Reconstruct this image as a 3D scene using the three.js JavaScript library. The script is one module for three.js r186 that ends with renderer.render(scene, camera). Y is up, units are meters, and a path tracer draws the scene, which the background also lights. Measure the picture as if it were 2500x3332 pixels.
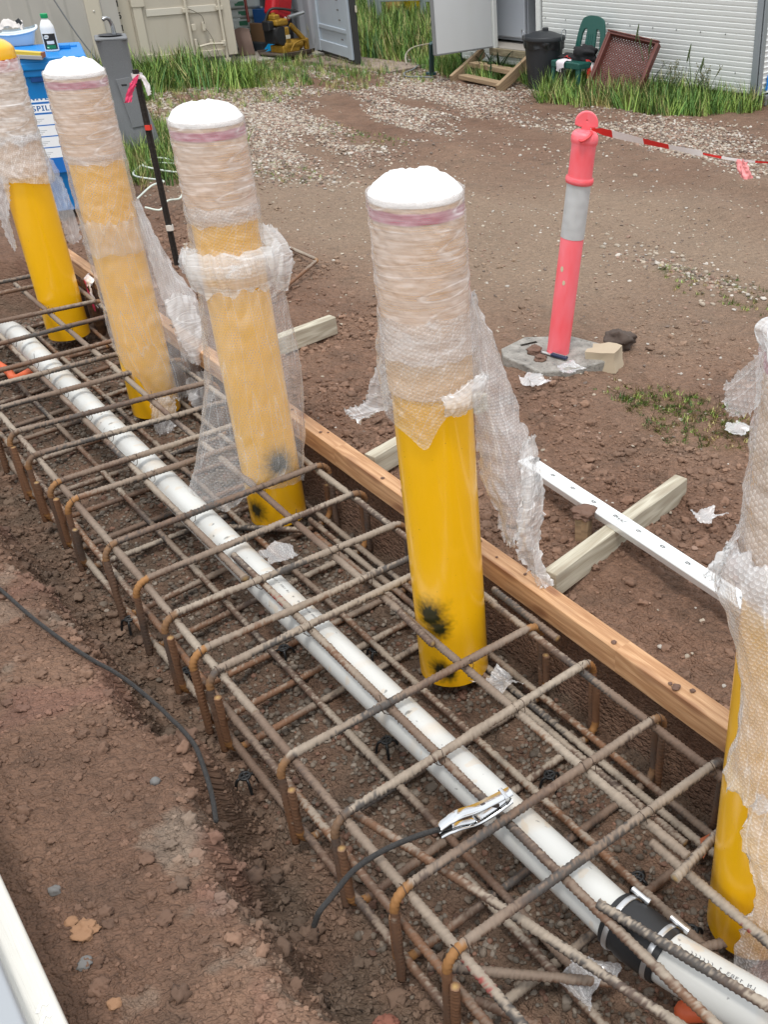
import * as THREE from 'three';
import { mergeGeometries, mergeVertices, toCreasedNormals } from 'three/addons/utils/BufferGeometryUtils.js';
import { RoundedBoxGeometry } from 'three/addons/geometries/RoundedBoxGeometry.js';

// ---------------------------------------------------------------- camera, sky, sun, exposure
const scene = new THREE.Scene();
const camera = new THREE.PerspectiveCamera(54.038, 3668 / 3332, 0.02, 400);
camera.position.set(0, 2.104, 0);
camera.up.set(-0.400621, 0.846606, -0.350373);
camera.lookAt(-0.644198, 2.104 - 0.532191, -0.549347);
camera.setViewOffset(3668, 3332, 0, 0, 2500, 3332);      // the lens axis lies right of the picture's middle
camera.updateMatrixWorld();

const skyTex = (() => {                                    // even overcast: brighter overhead than at the horizon, soft cloud mottling
  const w = 256, h = 128, d = new Float32Array(w * h * 4);
  for (let j = 0; j < h; j++) for (let i = 0; i < w; i++) {
    const el = ((j + .5) / h - .5) * Math.PI, az = i / w * Math.PI * 2, s = Math.max(0, Math.sin(el));
    let L = el > 0 ? (0.74 + 0.40 * s) : 0.26;
    if (el > 0) L *= 1 + 0.06 * Math.sin(3 * az + 4 * el) * Math.sin(2 * az - 5 * el + 1) + 0.04 * Math.sin(7 * az + 9 * el);
    const k = (j * w + i) * 4;
    d[k] = L * .965; d[k + 1] = L * 1.0; d[k + 2] = L * 1.045; d[k + 3] = 1;
  }
  const t = new THREE.DataTexture(d, w, h, THREE.RGBAFormat, THREE.FloatType);
  t.mapping = THREE.EquirectangularReflectionMapping; t.magFilter = THREE.LinearFilter; t.minFilter = THREE.LinearFilter; t.needsUpdate = true;
  return t;
})();
scene.background = skyTex; scene.environment = skyTex;
const sun = new THREE.DirectionalLight(new THREE.Color(1, .965, .92), 1.45);
sun.position.set(-1.5, 9, -1.2); sun.target.position.set(-4, 0, -3.2);
sun.shadow.radius = 22; sun.shadow.mapSize.set(2048, 2048);
Object.assign(sun.shadow.camera, { left: -14, right: 14, top: 14, bottom: -14, near: .5, far: 40 });
scene.add(sun, sun.target);
const renderer = new THREE.WebGLRenderer({ antialias: true });
renderer.toneMapping = THREE.LinearToneMapping;
renderer.toneMappingExposure = 1.29;
renderer.shadowMap.enabled = true;

// ---------------------------------------------------------------- helpers
const V = (x = 0, y = 0, z = 0) => new THREE.Vector3(x, y, z);
const PI = Math.PI, TAU = PI * 2;
function rng(s) { return () => { s = (s + 0x6d2b79f5) | 0; let t = Math.imul(s ^ (s >>> 15), 1 | s); t = (t + Math.imul(t ^ (t >>> 7), 61 | t)) ^ t; return ((t ^ (t >>> 14)) >>> 0) / 4294967296; }; }
const clamp = (x, a = 0, b = 1) => x < a ? a : x > b ? b : x;
const lerp = (a, b, t) => a + (b - a) * t;
const sst = (a, b, x) => { const t = clamp((x - a) / (b - a)); return t * t * (3 - 2 * t); };
const PERM = (() => { const r = rng(77), p = Array.from({ length: 256 }, (_, i) => i); for (let i = 255; i > 0; i--) { const j = Math.floor(r() * (i + 1)); [p[i], p[j]] = [p[j], p[i]]; } return new Uint8Array([...p, ...p]); })();
const GX = [], GY = []; for (let i = 0; i < 256; i++) { GX.push(Math.cos(i / 256 * TAU)); GY.push(Math.sin(i / 256 * TAU)); }
function noise(x, y, per = 0) {                            // gradient noise, -1..1; per > 0 makes it tile
  let xi = Math.floor(x), yi = Math.floor(y); const fx = x - xi, fy = y - yi;
  const u = fx * fx * fx * (fx * (fx * 6 - 15) + 10), v = fy * fy * fy * (fy * (fy * 6 - 15) + 10);
  let x1 = xi + 1, y1 = yi + 1;
  if (per) { xi = ((xi % per) + per) % per; yi = ((yi % per) + per) % per; x1 = ((x1 % per) + per) % per; y1 = ((y1 % per) + per) % per; }
  const g = (a, b, dx, dy) => { const h = PERM[(PERM[a & 255] + b) & 255]; return GX[h] * dx + GY[h] * dy; };
  return 1.5 * lerp(lerp(g(xi, yi, fx, fy), g(x1, yi, fx - 1, fy), u), lerp(g(xi, y1, fx, fy - 1), g(x1, y1, fx - 1, fy - 1), u), v);
}
const fbm = (x, y, o = 4, per = 0) => { let s = 0, a = .5, f = 1; for (let i = 0; i < o; i++) { s += a * noise(x * f + i * 17.3 * (per ? 0 : 1), y * f + i * 9.1 * (per ? 0 : 1), per ? per * f : 0); a *= .5; f *= 2; } return s; };
const noise3 = (x, y, z) => (noise(x + z * .73, y - z * .41) + noise(y * 1.1 + 31.7, z * 1.03 + x * .27) + noise(z + 11.3, x * .97 - y * .33)) / 2.2;
function tex(n, fn, { srgb = false, rep = [1, 1], h = n } = {}) { // fn(u, v) -> number or [r,g,b] or [r,g,b,a], 0..1
  const d = new Uint8Array(n * h * 4);
  for (let j = 0; j < h; j++) for (let i = 0; i < n; i++) {
    const c = fn(i / n, j / h), k = (j * n + i) * 4;
    if (typeof c === 'number') d[k] = d[k + 1] = d[k + 2] = clamp(c) * 255; else { d[k] = clamp(c[0]) * 255; d[k + 1] = clamp(c[1]) * 255; d[k + 2] = clamp(c[2]) * 255; }
    d[k + 3] = 255;
  }
  const t = new THREE.DataTexture(d, n, h); t.wrapS = t.wrapT = THREE.RepeatWrapping; t.magFilter = THREE.LinearFilter; t.minFilter = THREE.LinearMipmapLinearFilter; t.generateMipmaps = true;
  if (srgb) t.colorSpace = THREE.SRGBColorSpace; t.repeat.set(...rep); t.needsUpdate = true; return t;
}
function canvasTex(w, h, draw, srgb = true) {
  const c = document.createElement('canvas'); c.width = w; c.height = h; draw(c.getContext('2d'), w, h);
  const t = new THREE.CanvasTexture(c); if (srgb) t.colorSpace = THREE.SRGBColorSpace; t.magFilter = THREE.LinearFilter; return t;
}
const rep = (t, x, y) => { const c = t.clone(); c.repeat.set(x, y); c.needsUpdate = true; return c; };
const L = (r, g, b) => new THREE.Color().setRGB(r, g, b);
function mat(r, g, b, o = {}) { return new THREE.MeshPhysicalMaterial({ color: L(r, g, b), roughness: .7, ...o }); }
const taken = {};
function numbered(n) { if (!(n in taken)) { taken[n] = 0; return n; } taken[n]++; return n + '_' + String(taken[n]).padStart(3, '0'); }
function tag(o, label, category, group, kind) { if (label) o.userData.label = label; if (category) o.userData.category = category; if (group) o.userData.group = group; if (kind) o.userData.kind = kind; return o; }
function thing(name, label, category, [x, y, z] = [0, 0, 0], turn = 0, group) { const o = new THREE.Group(); o.name = numbered(name); o.position.set(x, y, z); o.rotation.y = turn; scene.add(o); return tag(o, label, category, group); }
function part(name, geo, m, parent, pos, rot) { const o = new THREE.Mesh(geo, m); o.name = name; if (pos) o.position.set(...pos); if (rot) o.rotation.set(...rot); parent.add(o); return o; }
function solo(name, geo, m, label, category, group) { const o = new THREE.Mesh(geo, m); o.name = numbered(name); scene.add(o); return tag(o, label, category, group); }
function struct(name, geo, m, label) { const o = new THREE.Mesh(geo, m); o.name = name; scene.add(o); o.userData.kind = 'structure'; if (label) o.userData.label = label; return o; }
function plain(g) { const c = g.index ? g.toNonIndexed() : g.clone(); for (const k of Object.keys(c.attributes)) if (!['position', 'normal', 'uv'].includes(k)) c.deleteAttribute(k); return c; }
const merge = (list) => mergeGeometries(list.map(plain));
function bx(w, h, d, x = 0, y = 0, z = 0, r = .004, rx = 0, ry = 0, rz = 0) { // bevelled box with uv in metres
  const g = new RoundedBoxGeometry(w, h, d, 1, Math.min(r, w * .45, h * .45, d * .45));
  const p = g.attributes.position, n = g.attributes.normal, uv = g.attributes.uv;
  for (let i = 0; i < p.count; i++) { const a = Math.abs(n.getX(i)), b = Math.abs(n.getY(i)), c = Math.abs(n.getZ(i)); if (a > b && a > c) uv.setXY(i, p.getZ(i), p.getY(i)); else if (b > c) uv.setXY(i, p.getX(i), p.getZ(i)); else uv.setXY(i, p.getX(i), p.getY(i)); }
  if (rx || ry || rz) g.applyMatrix4(new THREE.Matrix4().makeRotationFromEuler(new THREE.Euler(rx, ry, rz)));
  return g.translate(x, y, z);
}
function tube(pts, r, seg = 24, rad = 8, closed = false) { return new THREE.TubeGeometry(new THREE.CatmullRomCurve3(pts.map(p => Array.isArray(p) ? V(...p) : p), closed, 'centripetal'), seg, r, rad, closed); }
function capped(pts, r, seg, rad = 8) { const P = pts.map(p => Array.isArray(p) ? V(...p) : p), g = [tube(P, r, seg, rad)]; for (const e of [P[0], P[P.length - 1]]) g.push(new THREE.SphereGeometry(r, rad, 6).translate(e.x, e.y, e.z)); return merge(g); }
function rod(a, b, r, rad = 8, r2 = r) { const A = V(...a), B = V(...b), d = B.clone().sub(A), g = new THREE.CylinderGeometry(r2, r, d.length(), rad, 1); g.applyQuaternion(new THREE.Quaternion().setFromUnitVectors(V(0, 1, 0), d.clone().normalize())); return g.translate((A.x + B.x) / 2, (A.y + B.y) / 2, (A.z + B.z) / 2); }
function beam(a, b, w, h, up = V(0, 1, 0), r = .003) { // box from a to b, w across, h along up
  const A = V(...a), B = V(...b), d = B.clone().sub(A), len = d.length(), X = d.normalize(), Z = X.clone().cross(up).normalize(), Y = Z.clone().cross(X);
  const g = bx(len, h, w, 0, 0, 0, r); g.applyMatrix4(new THREE.Matrix4().makeBasis(X, Y, Z)); return g.translate((A.x + B.x) / 2, (A.y + B.y) / 2, (A.z + B.z) / 2);
}
const lathe = (pts, seg = 40) => new THREE.LatheGeometry(pts.map(([x, y]) => new THREE.Vector2(x, y)), seg);
function jitter(g, amp, f, seed = 0) { // lumpy solid
  const m = mergeVertices(g.deleteAttribute ? (g.deleteAttribute('normal'), g.deleteAttribute('uv'), g) : g), p = m.attributes.position;
  for (let i = 0; i < p.count; i++) { const v = V(p.getX(i), p.getY(i), p.getZ(i)), n = v.clone().normalize(); v.addScaledVector(n, amp * noise3(v.x * f + seed, v.y * f + seed * 2, v.z * f - seed)); p.setXYZ(i, v.x, v.y, v.z); }
  m.computeVertexNormals(); m.setAttribute('uv', new THREE.BufferAttribute(new Float32Array(p.count * 2), 2)); return m;
}
function sheet(rows, { nu = 40, nv = 40, wr = .006, f = 18, seed = 0, rag = .006, thick = 0 } = {}) { // cloth through a grid of control points, with folds and a torn outline
  const crv = rows.map(r => new THREE.CatmullRomCurve3(r.map(p => V(...p)), false, 'centripetal'));
  const G = new THREE.BufferGeometry(), pos = [], uv = [], idx = [];
  for (let i = 0; i <= nu; i++) {
    const u = i / nu, col = new THREE.CatmullRomCurve3(crv.map(c => c.getPoint(u)), false, 'centripetal');
    for (let j = 0; j <= nv; j++) {
      const v = j / nv, ru = i === 0 || i === nu ? 1 : 0, rv = j === 0 || j === nv ? 1 : 0;
      const p = col.getPoint(v);
      if (ru || rv) { p.x += rag * noise(v * 23 + u * 9 + seed, seed); p.y += rag * 1.4 * noise(v * 19 + seed * 3, u * 21); p.z += rag * noise(v * 27, u * 13 + seed); }
      pos.push(p.x, p.y, p.z);
    }
  }
  for (let i = 0; i < nu; i++) for (let j = 0; j < nv; j++) { const a = i * (nv + 1) + j, b = a + nv + 1; idx.push(a, b, a + 1, b, b + 1, a + 1); }
  G.setIndex(idx); G.setAttribute('position', new THREE.Float32BufferAttribute(pos, 3)); G.computeVertexNormals();
  const P = G.attributes.position, N = G.attributes.normal; let lu = [0], lv = [0];
  const at = (i, j) => V().fromBufferAttribute(P, i * (nv + 1) + j), mi = nu >> 1, mj = nv >> 1;
  for (let i = 1; i <= nu; i++) lu.push(lu[i - 1] + at(i, mj).distanceTo(at(i - 1, mj)));
  for (let j = 1; j <= nv; j++) lv.push(lv[j - 1] + at(mi, j).distanceTo(at(mi, j - 1)));
  for (let i = 0; i <= nu; i++) for (let j = 0; j <= nv; j++) {
    const k = i * (nv + 1) + j, a = lu[i], b = lv[j];
    const d = wr * (noise(a * f + seed, b * f * .35 + seed) + .6 * (1 - 2 * Math.abs(noise(a * f * 2.1 + 5 + seed, b * f * .9))));
    P.setXYZ(k, P.getX(k) + N.getX(k) * d, P.getY(k) + N.getY(k) * d, P.getZ(k) + N.getZ(k) * d); uv.push(a, b);
  }
  G.setAttribute('uv', new THREE.Float32BufferAttribute(uv, 2)); G.computeVertexNormals(); return G;
}
// ---------------------------------------------------------------- the ground: one sheet with the trench cut into it
const gauss = (x, z, cx, cz, rx, rz) => Math.exp(-((x - cx) * (x - cx) / (rx * rx) + (z - cz) * (z - cz) / (rz * rz)));
function crest(x) { return -.385 + .04 * noise(x * 1.3 + 4, 2.2) + .03 * noise(x * 4.1, 7.7) - .10 * gauss(x, 0, -2.05, 0, .12, 1) + .03 * gauss(x, 0, -1.3, 0, .3, 1); }
function inTrench(x, z) {                                  // 1 on the trench floor, 0 outside
  const c = crest(x), l = 1 - sst(c - .125 + .02 * noise(x * 12, 3), c + .02, z + .018 * noise(x * 9, z * 9) + .010 * noise(x * 24, z * 24)), r = sst(-1.56, -1.478 + .03 * noise(x * 3, 9) + .016 * noise(x * 9, 4) + .010 * noise(x * 27, 2), z), e = sst(-6.55 + .1 * noise(z * 4, 1), -6.2, x);
  return l * r * e;
}
function coarse(x, z) {
  const t = inTrench(x, z);
  let y = .245 + .02 * noise(x * .5 + 3, z * .5) ;
  if (z > -.9) y += .03 * sst(-.5, -.1, z) + .016 * noise(x * 2.4, z * 3 + 7);                            // the bank below the sill
  const spoil = sst(-1.5, -1.75, z) * (1 - sst(-2.5, -3.3, z)) * sst(-9, -6.5, x);
  y += spoil * (.030 * noise(x * 2.7, z * 2.9 + 11) + .012 * noise(x * 7, z * 7)) - .035 * sst(-1.5, -1.58, z) * (1 - sst(-1.6, -1.85, z));
  y += .075 * gauss(x, z, -6.95, -4.75, .55, .3) + .06 * gauss(x, z, -4.75, -5.75, .7, .3) + .05 * gauss(x, z, -4.3, -5.1, .5, .22) + .04 * gauss(x, z, -9.5, -5.5, .9, .25) + .03 * gauss(x, z, -8, -4.2, .8, .25);
  y += .022 * noise(x * 1.7 + 8, z * 3.3) * sst(-3, -4, z);
  const fl = -.012 - .065 * sst(-1.08, -.66, z) + .022 * sst(-.56, -.47, z) + .012 * noise(x * 2.1, z * 2.5) + .01 * noise(x * 6, z * 6 + 3);
  return lerp(y, fl, t);
}
const hsh = (a, b) => { let h = Math.imul(a * 374761393 + b * 668265263 | 0, 1274126177); h ^= h >>> 13; h = Math.imul(h, 1103515245); return ((h ^ (h >>> 16)) >>> 0) / 4294967296; };
function crumbs(x, y, dens = .8, per = 0) {                 // height field of packed lumps, 0..1
  const xi = Math.floor(x), yi = Math.floor(y); let b = 0;
  for (let i = -1; i <= 1; i++) for (let j = -1; j <= 1; j++) {
    let a = xi + i, c = yi + j; const A = per ? ((a % per) + per) % per : a, C = per ? ((c % per) + per) % per : c;
    const h = hsh(A, C); if (h > dens) continue; const k = hsh(A + 57, C + 113), px = a + .2 + .6 * hsh(A + 7, C), py = c + .2 + .6 * hsh(A, C + 31), R = .28 + .45 * k;
    const dx = x - px, dy = y - py, sq = .7 + .6 * hsh(A + 3, C + 9), q = 1 - (dx * dx * sq + dy * dy / sq + .25 * dx * dy) / (R * R); if (q > 0) b = Math.max(b, R * Math.sqrt(q));
  } return b;
}
function fine(x, z) {
  const t = inTrench(x, z), far = sst(3, 9, Math.hypot(x, z)), tan_ = sandy(x, z);
  const rough = lerp(1, .45, clamp(tan_)) * (z > -.40 ? .6 : 1) * (1 + .7 * t * (z > -.75 ? 1 : .3));
  const y2 = z * 1.0, w = .012 * noise(x * 25, z * 25), c1 = crumbs((x + w) * 26, (y2 + w) * 26, .55), c2 = crumbs((x - w) * 55 + 9, (y2 + w) * 55, .75);
  const patch = .35 + .65 * sst(-.25, .35, noise(x * 2.3 + 5, z * 2.3));
  return rough * (1 - .3 * far) * (.011 * noise(x * 11, z * 11 + 5) + .006 * noise(x * 29 + 9, z * 29) + .013 * c1 * patch + .0075 * c2 + .003 * noise(x * 67, z * 67 + 2) - .006);
}
function sandy(x, z) { return clamp(gauss(x, z, -6.2, -3.2, 2.6, 1.0) * 1.1 + gauss(x, z, -4.3, -4.6, 1.8, 1.1) + .3 * noise(x * .9, z * 1.1)) * sst(-2.2, -2.9, z); }
function gravelly(x, z) {                                  // pale river gravel in the yard, churned with mud in bands
  const zone = sst(-7.0, -8.4, x - .55 * (z + 5)) * sst(-3.0, -3.6, z) + .8 * gauss(x, z, -4.6, -6.6, 1.6, .6) + .75 * gauss(x, z, -3.6, -3.95, .55, .28) + .5 * gauss(x, z, -6.6, -6.2, 1.8, .7);
  const band = fbm(x * .55 + 3, z * 1.5 + 4, 3);
  return clamp(zone * (.5 + 1.9 * band));
}
const Hg = (x, z) => coarse(x, z) + fine(x, z);
function axis(list) { const out = []; for (let k = 0; k < list.length; k++) { const [a, b, s] = list[k], n = Math.max(1, Math.round((b - a) / s)); for (let i = 0; i < n; i++) out.push(a + (b - a) * i / n); } out.push(list[list.length - 1][1]); return out; }
function groundCol(x, z, y, t) {                            // red-brown clay, sandy hardstand, gravel dust, grey clay smears, wet trench gravel
  let r = .198, g = .112, b = .074; const w = z - y;
  const n1 = fbm(x * 1.3, w * 1.3 + 9, 3), n2 = fbm(x * 6 + 2, w * 6, 3), n3 = noise(x * 40, w * 40);
  const mix = (R, G, B, a) => { r = lerp(r, R, a); g = lerp(g, G, a); b = lerp(b, B, a); };
  mix(.262, .158, .106, clamp(.45 + n1 * 1.2)); mix(.125, .080, .056, clamp(n2 * 1.3 - .05));
  if (z < -1.5) mix(.335, .25, .178, .72 * sandy(x, z));
  if (z < -2.5) mix(.32, .25, .195, .6 * gravelly(x, z));
  if (z > -.5) { mix(.30, .27, .22, .4 * sst(.26, .44, fbm(x * 2.6 + 6.3, z * 3.4 + 1.7, 3) + .12 * noise(x * 30, z * 30))); mix(.28, .14, .105, .5 * sst(.12, .4, fbm(x * 3.1 + 2, z * 3.9 + 8, 3))); mix(.38, .29, .22, .4 * sst(.3, .44, fbm(x * 5 + 22, z * 5 + 5, 3) + .1 * noise(x * 40, z * 40))); }
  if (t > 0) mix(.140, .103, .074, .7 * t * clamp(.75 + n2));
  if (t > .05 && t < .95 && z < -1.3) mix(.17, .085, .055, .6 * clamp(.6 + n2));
  if (z > -.55) { const k = lerp(.8, .95, sst(-.5, .5, n1 * 2)); r *= k; g *= k; b *= k; }
  if (x < -13 || z < -9.5 || x > 4 || z > 3) mix(.13, .17, .06, .85 * Math.max(sst(-13, -15.5, x), sst(-9.5, -11, z), sst(4, 8, x), sst(3, 7, z)) * clamp(.75 + n1));
  const v = 1 + .16 * n3 + .12 * noise(x * 90, w * 90); return [r * v, g * v, b * v];
}
const groundGeo = (() => {
  const xs = axis([[-320, -60, 30], [-60, -16, 4], [-16, -11, .12], [-11, -7, .035], [-7, -4.6, .016], [-4.6, -.5, .0085], [-.5, 1, .05], [1, 60, 6], [60, 320, 40]]);
  const zs = axis([[-320, -60, 30], [-60, -14, 4], [-14, -8.5, .12], [-8.5, -4.5, .04], [-4.5, -2.4, .018], [-2.4, -1.62, .011], [-1.62, -1.44, .0075], [-1.44, -.03, .0085], [-.03, .4, .05], [.4, 60, 6], [60, 320, 40]]);
  const nx = xs.length, nz = zs.length, pos = new Float32Array(nx * nz * 3), col = new Float32Array(nx * nz * 3), uv = new Float32Array(nx * nz * 2);
  for (let i = 0, k = 0; i < nx; i++) for (let j = 0; j < nz; j++, k++) {
    const x = xs[i], z = zs[j], near = Math.abs(x) < 20 && Math.abs(z) < 20;
    const t = near ? inTrench(x, z) : 0, y = near ? Hg(x, z) : .24;
    pos[k * 3] = x; pos[k * 3 + 1] = y; pos[k * 3 + 2] = z; uv[k * 2] = x; uv[k * 2 + 1] = z - y;
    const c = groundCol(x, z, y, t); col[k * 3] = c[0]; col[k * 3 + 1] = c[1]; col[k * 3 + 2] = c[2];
  }
  const idx = new Uint32Array((nx - 1) * (nz - 1) * 6); let q = 0;
  for (let i = 0; i < nx - 1; i++) for (let j = 0; j < nz - 1; j++) { const a = i * nz + j, b = a + nz; idx[q++] = a; idx[q++] = a + 1; idx[q++] = b; idx[q++] = b; idx[q++] = a + 1; idx[q++] = b + 1; }
  const G = new THREE.BufferGeometry(); G.setAttribute('position', new THREE.BufferAttribute(pos, 3)); G.setAttribute('color', new THREE.BufferAttribute(col, 3)); G.setAttribute('uv', new THREE.BufferAttribute(uv, 2)); G.setIndex(new THREE.BufferAttribute(idx, 1)); G.computeVertexNormals(); console.log('ground tris', q / 3); return G;
})();
const soilBump = tex(1024, (u, v) => .18 + .55 * crumbs(u * 64 + .3 * noise(u * 40, v * 40, 40), v * 64, .85, 64) + .40 * crumbs(u * 128, v * 128 + .3 * noise(u * 60, v * 60, 60), .9, 128) + .16 * fbm(u * 24, v * 24, 3, 24));
const soilGrain = tex(1024, (u, v) => { const n = fbm(u * 60, v * 60, 3, 60), p = noise(u * 130, v * 130, 130); let c = .86 + .22 * n; if (p > .62) c += .12; if (p < -.62) c -= .2; return [c, c * (1 - .02 * n), c * (1 - .04 * n)]; });
const soilMat = new THREE.MeshPhysicalMaterial({ color: L(1, 1, 1), vertexColors: true, map: soilGrain, bumpMap: soilBump, bumpScale: .014, roughness: .82, specularIntensity: .55 });
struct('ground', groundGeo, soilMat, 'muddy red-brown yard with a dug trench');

// stones and clods lying loose: too many to count
const stoneGeos = [0, 1, 2].map(s => jitter(new THREE.IcosahedronGeometry(1, 1), .42, 1.15, s * 5.1 + 1));
const clodGeos = [0, 1, 2].map(s => jitter(new THREE.IcosahedronGeometry(1, 2), .95, 1.9, s * 3.7 + 2));
function scatter(name, geo, m, n, seed, where, size, flat, colour, label, sink = .25) {
  const R = rng(seed), I = new THREE.InstancedMesh(geo, m, n), M = new THREE.Matrix4(), q = new THREE.Quaternion(), c = new THREE.Color(); let k = 0, tries = 0;
  while (k < n && tries++ < n * 40) {
    const p = where(R); if (!p) continue; const [x, z] = p, s = size(R), y = Hg(x, z);
    q.setFromEuler(new THREE.Euler((R() - .5) * .7, R() * TAU, (R() - .5) * .7));
    const cc = colour(R, x, z);
    M.compose(V(x, y + s * flat * (.5 - sink), z), q, V(s * (.75 + .5 * R()), s * flat * (.7 + .6 * R()), s * (.75 + .5 * R())));
    I.setMatrixAt(k, M); c.setRGB(cc[0], cc[1], cc[2]); I.setColorAt(k, c); k++;
  }
  I.count = k; I.name = numbered(name); scene.add(I); tag(I, label, null, null, 'stuff'); return I;
}
const stoneMat = mat(1, 1, 1, { roughness: .75 }), clodMat = mat(1, 1, 1, { roughness: .9, bumpMap: rep(soilBump, 3, 3), bumpScale: .004 });
const palePick = (R) => { const t = R(); const v = .66 + .36 * R(); return t < .36 ? [.44 * v, .37 * v, .29 * v] : t < .50 ? [.56 * v, .51 * v, .45 * v] : t < .78 ? [.32 * v, .205 * v, .15 * v] : [.2 * v, .15 * v, .12 * v]; };
for (let s = 0; s < 3; s++) scatter('gravel', stoneGeos[s], stoneMat, 17000, 100 + s, R => { const x = lerp(-12.5, -3, R()), z = lerp(-8, -2.9, R()); return R() < gravelly(x, z) ** 1.7 * .8 ? [x, z] : null; }, R => .007 + .013 * R() * R(), .6, palePick, ['pale river gravel spread over the far yard', 'white and tan pebbles strewn across the yard', 'loose small stones in the wheel ruts of the yard'][s]);
scatter('pebbles', stoneGeos[1], stoneMat, 4200, 210, R => { const x = lerp(-8, -.6, R()), z = lerp(-6.5, -1.6, R()); return R() < .35 + .6 * sandy(x, z) ? [x, z] : null; }, R => .004 + .008 * R() * R(), .6, palePick, 'scattered small pebbles pressed into the brown yard');
const darkPick = (R) => { const t = R(), v = .6 + .8 * R(); return t < .6 ? [.15 * v, .118 * v, .09 * v] : t < .85 ? [.21 * v, .175 * v, .14 * v] : [.17 * v, .09 * v, .06 * v]; };
for (let s = 0; s < 2; s++) scatter('trench_gravel', stoneGeos[s], stoneMat, 6500, 300 + s, R => { const x = lerp(-6.2, -.5, R()), z = lerp(-1.46, -.6, R()); return R() < inTrench(x, z) * (z < -.7 ? 1 : .35) * (.45 + .55 * sst(-.2, .25, noise(x * 3, z * 4))) ? [x, z] : null; }, R => .004 + .012 * R() * R() * R() + .003 * R(), .7, darkPick, ['dark wet gravel on the trench floor', 'grey stones under the reinforcing cage'][s]);
const clodPick = (R, x, z) => { const y = Hg(x, z), c = groundCol(x, z, y, inTrench(x, z)), v = .72 + .4 * R(); return [c[0] * v, c[1] * v, c[2] * v]; };
for (let s = 0; s < 3; s++) scatter('soil_clods', clodGeos[s], clodMat, 9000, 400 + s, R => { const x = lerp(-7.5, -.5, R()), z = R() < .35 ? lerp(-.75, -.02, R()) : lerp(-3.6, -1.56, R()); const w = z > -.8 ? (z < crest(x) + .05 ? .8 : .28) : .2 + .8 * sst(-.1, .3, noise(x * 1.6 + 3, z * 1.6)) - .4 * sandy(x, z); return R() < w * (z < -2.6 ? .35 : 1) ? [x, z] : null; }, R => .0022 + .0038 * R() + .015 * Math.pow(R(), 12), .75, clodPick, ['crumbs of red-brown clay along the trench edges', 'broken brown soil clods beside the form timber', 'loose spoil scattered over the yard and bank'][s], .4);
// ---------------------------------------------------------------- reinforcing cage
const rebarMat = new THREE.MeshPhysicalMaterial({ color: L(1, 1, 1), vertexColors: true, roughness: .72, metalness: .15 });
const cutMat = mat(.46, .30, .12, { roughness: .6 });
function rounded(pts, rad, ds) {                           // polyline with filleted corners, sampled every ds; returns points and a flag for "inside a bend"
  const P = pts.map(p => V(...p)), path = [];
  const line = (a, b) => { const n = Math.max(1, Math.round(a.distanceTo(b) / ds)); for (let i = 0; i < n; i++) path.push([a.clone().lerp(b, i / n), 0]); };
  let cur = P[0];
  for (let i = 1; i < P.length - 1; i++) {
    const d1 = P[i].clone().sub(P[i - 1]).normalize(), d2 = P[i + 1].clone().sub(P[i]).normalize(), ang = Math.acos(clamp(d1.dot(d2), -1, 1));
    if (ang < .02) continue; const t = rad * Math.tan(ang / 2), a = P[i].clone().addScaledVector(d1, -t), b = P[i].clone().addScaledVector(d2, t);
    line(cur, a); const n = Math.max(3, Math.round(rad * ang / ds)), c = a.clone().add(b).multiplyScalar(.5), dir = P[i].clone().sub(c).normalize(), O = P[i].clone().addScaledVector(dir, -rad / Math.cos(ang / 2));
    const va = a.clone().sub(O), axis = d1.clone().cross(d2).normalize();
    for (let k = 0; k < n; k++) path.push([O.clone().add(va.clone().applyAxisAngle(axis, ang * k / n)), 1]);
    cur = b;
  }
  line(cur, P[P.length - 1]); path.push([P[P.length - 1].clone(), 0]); return path;
}
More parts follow.
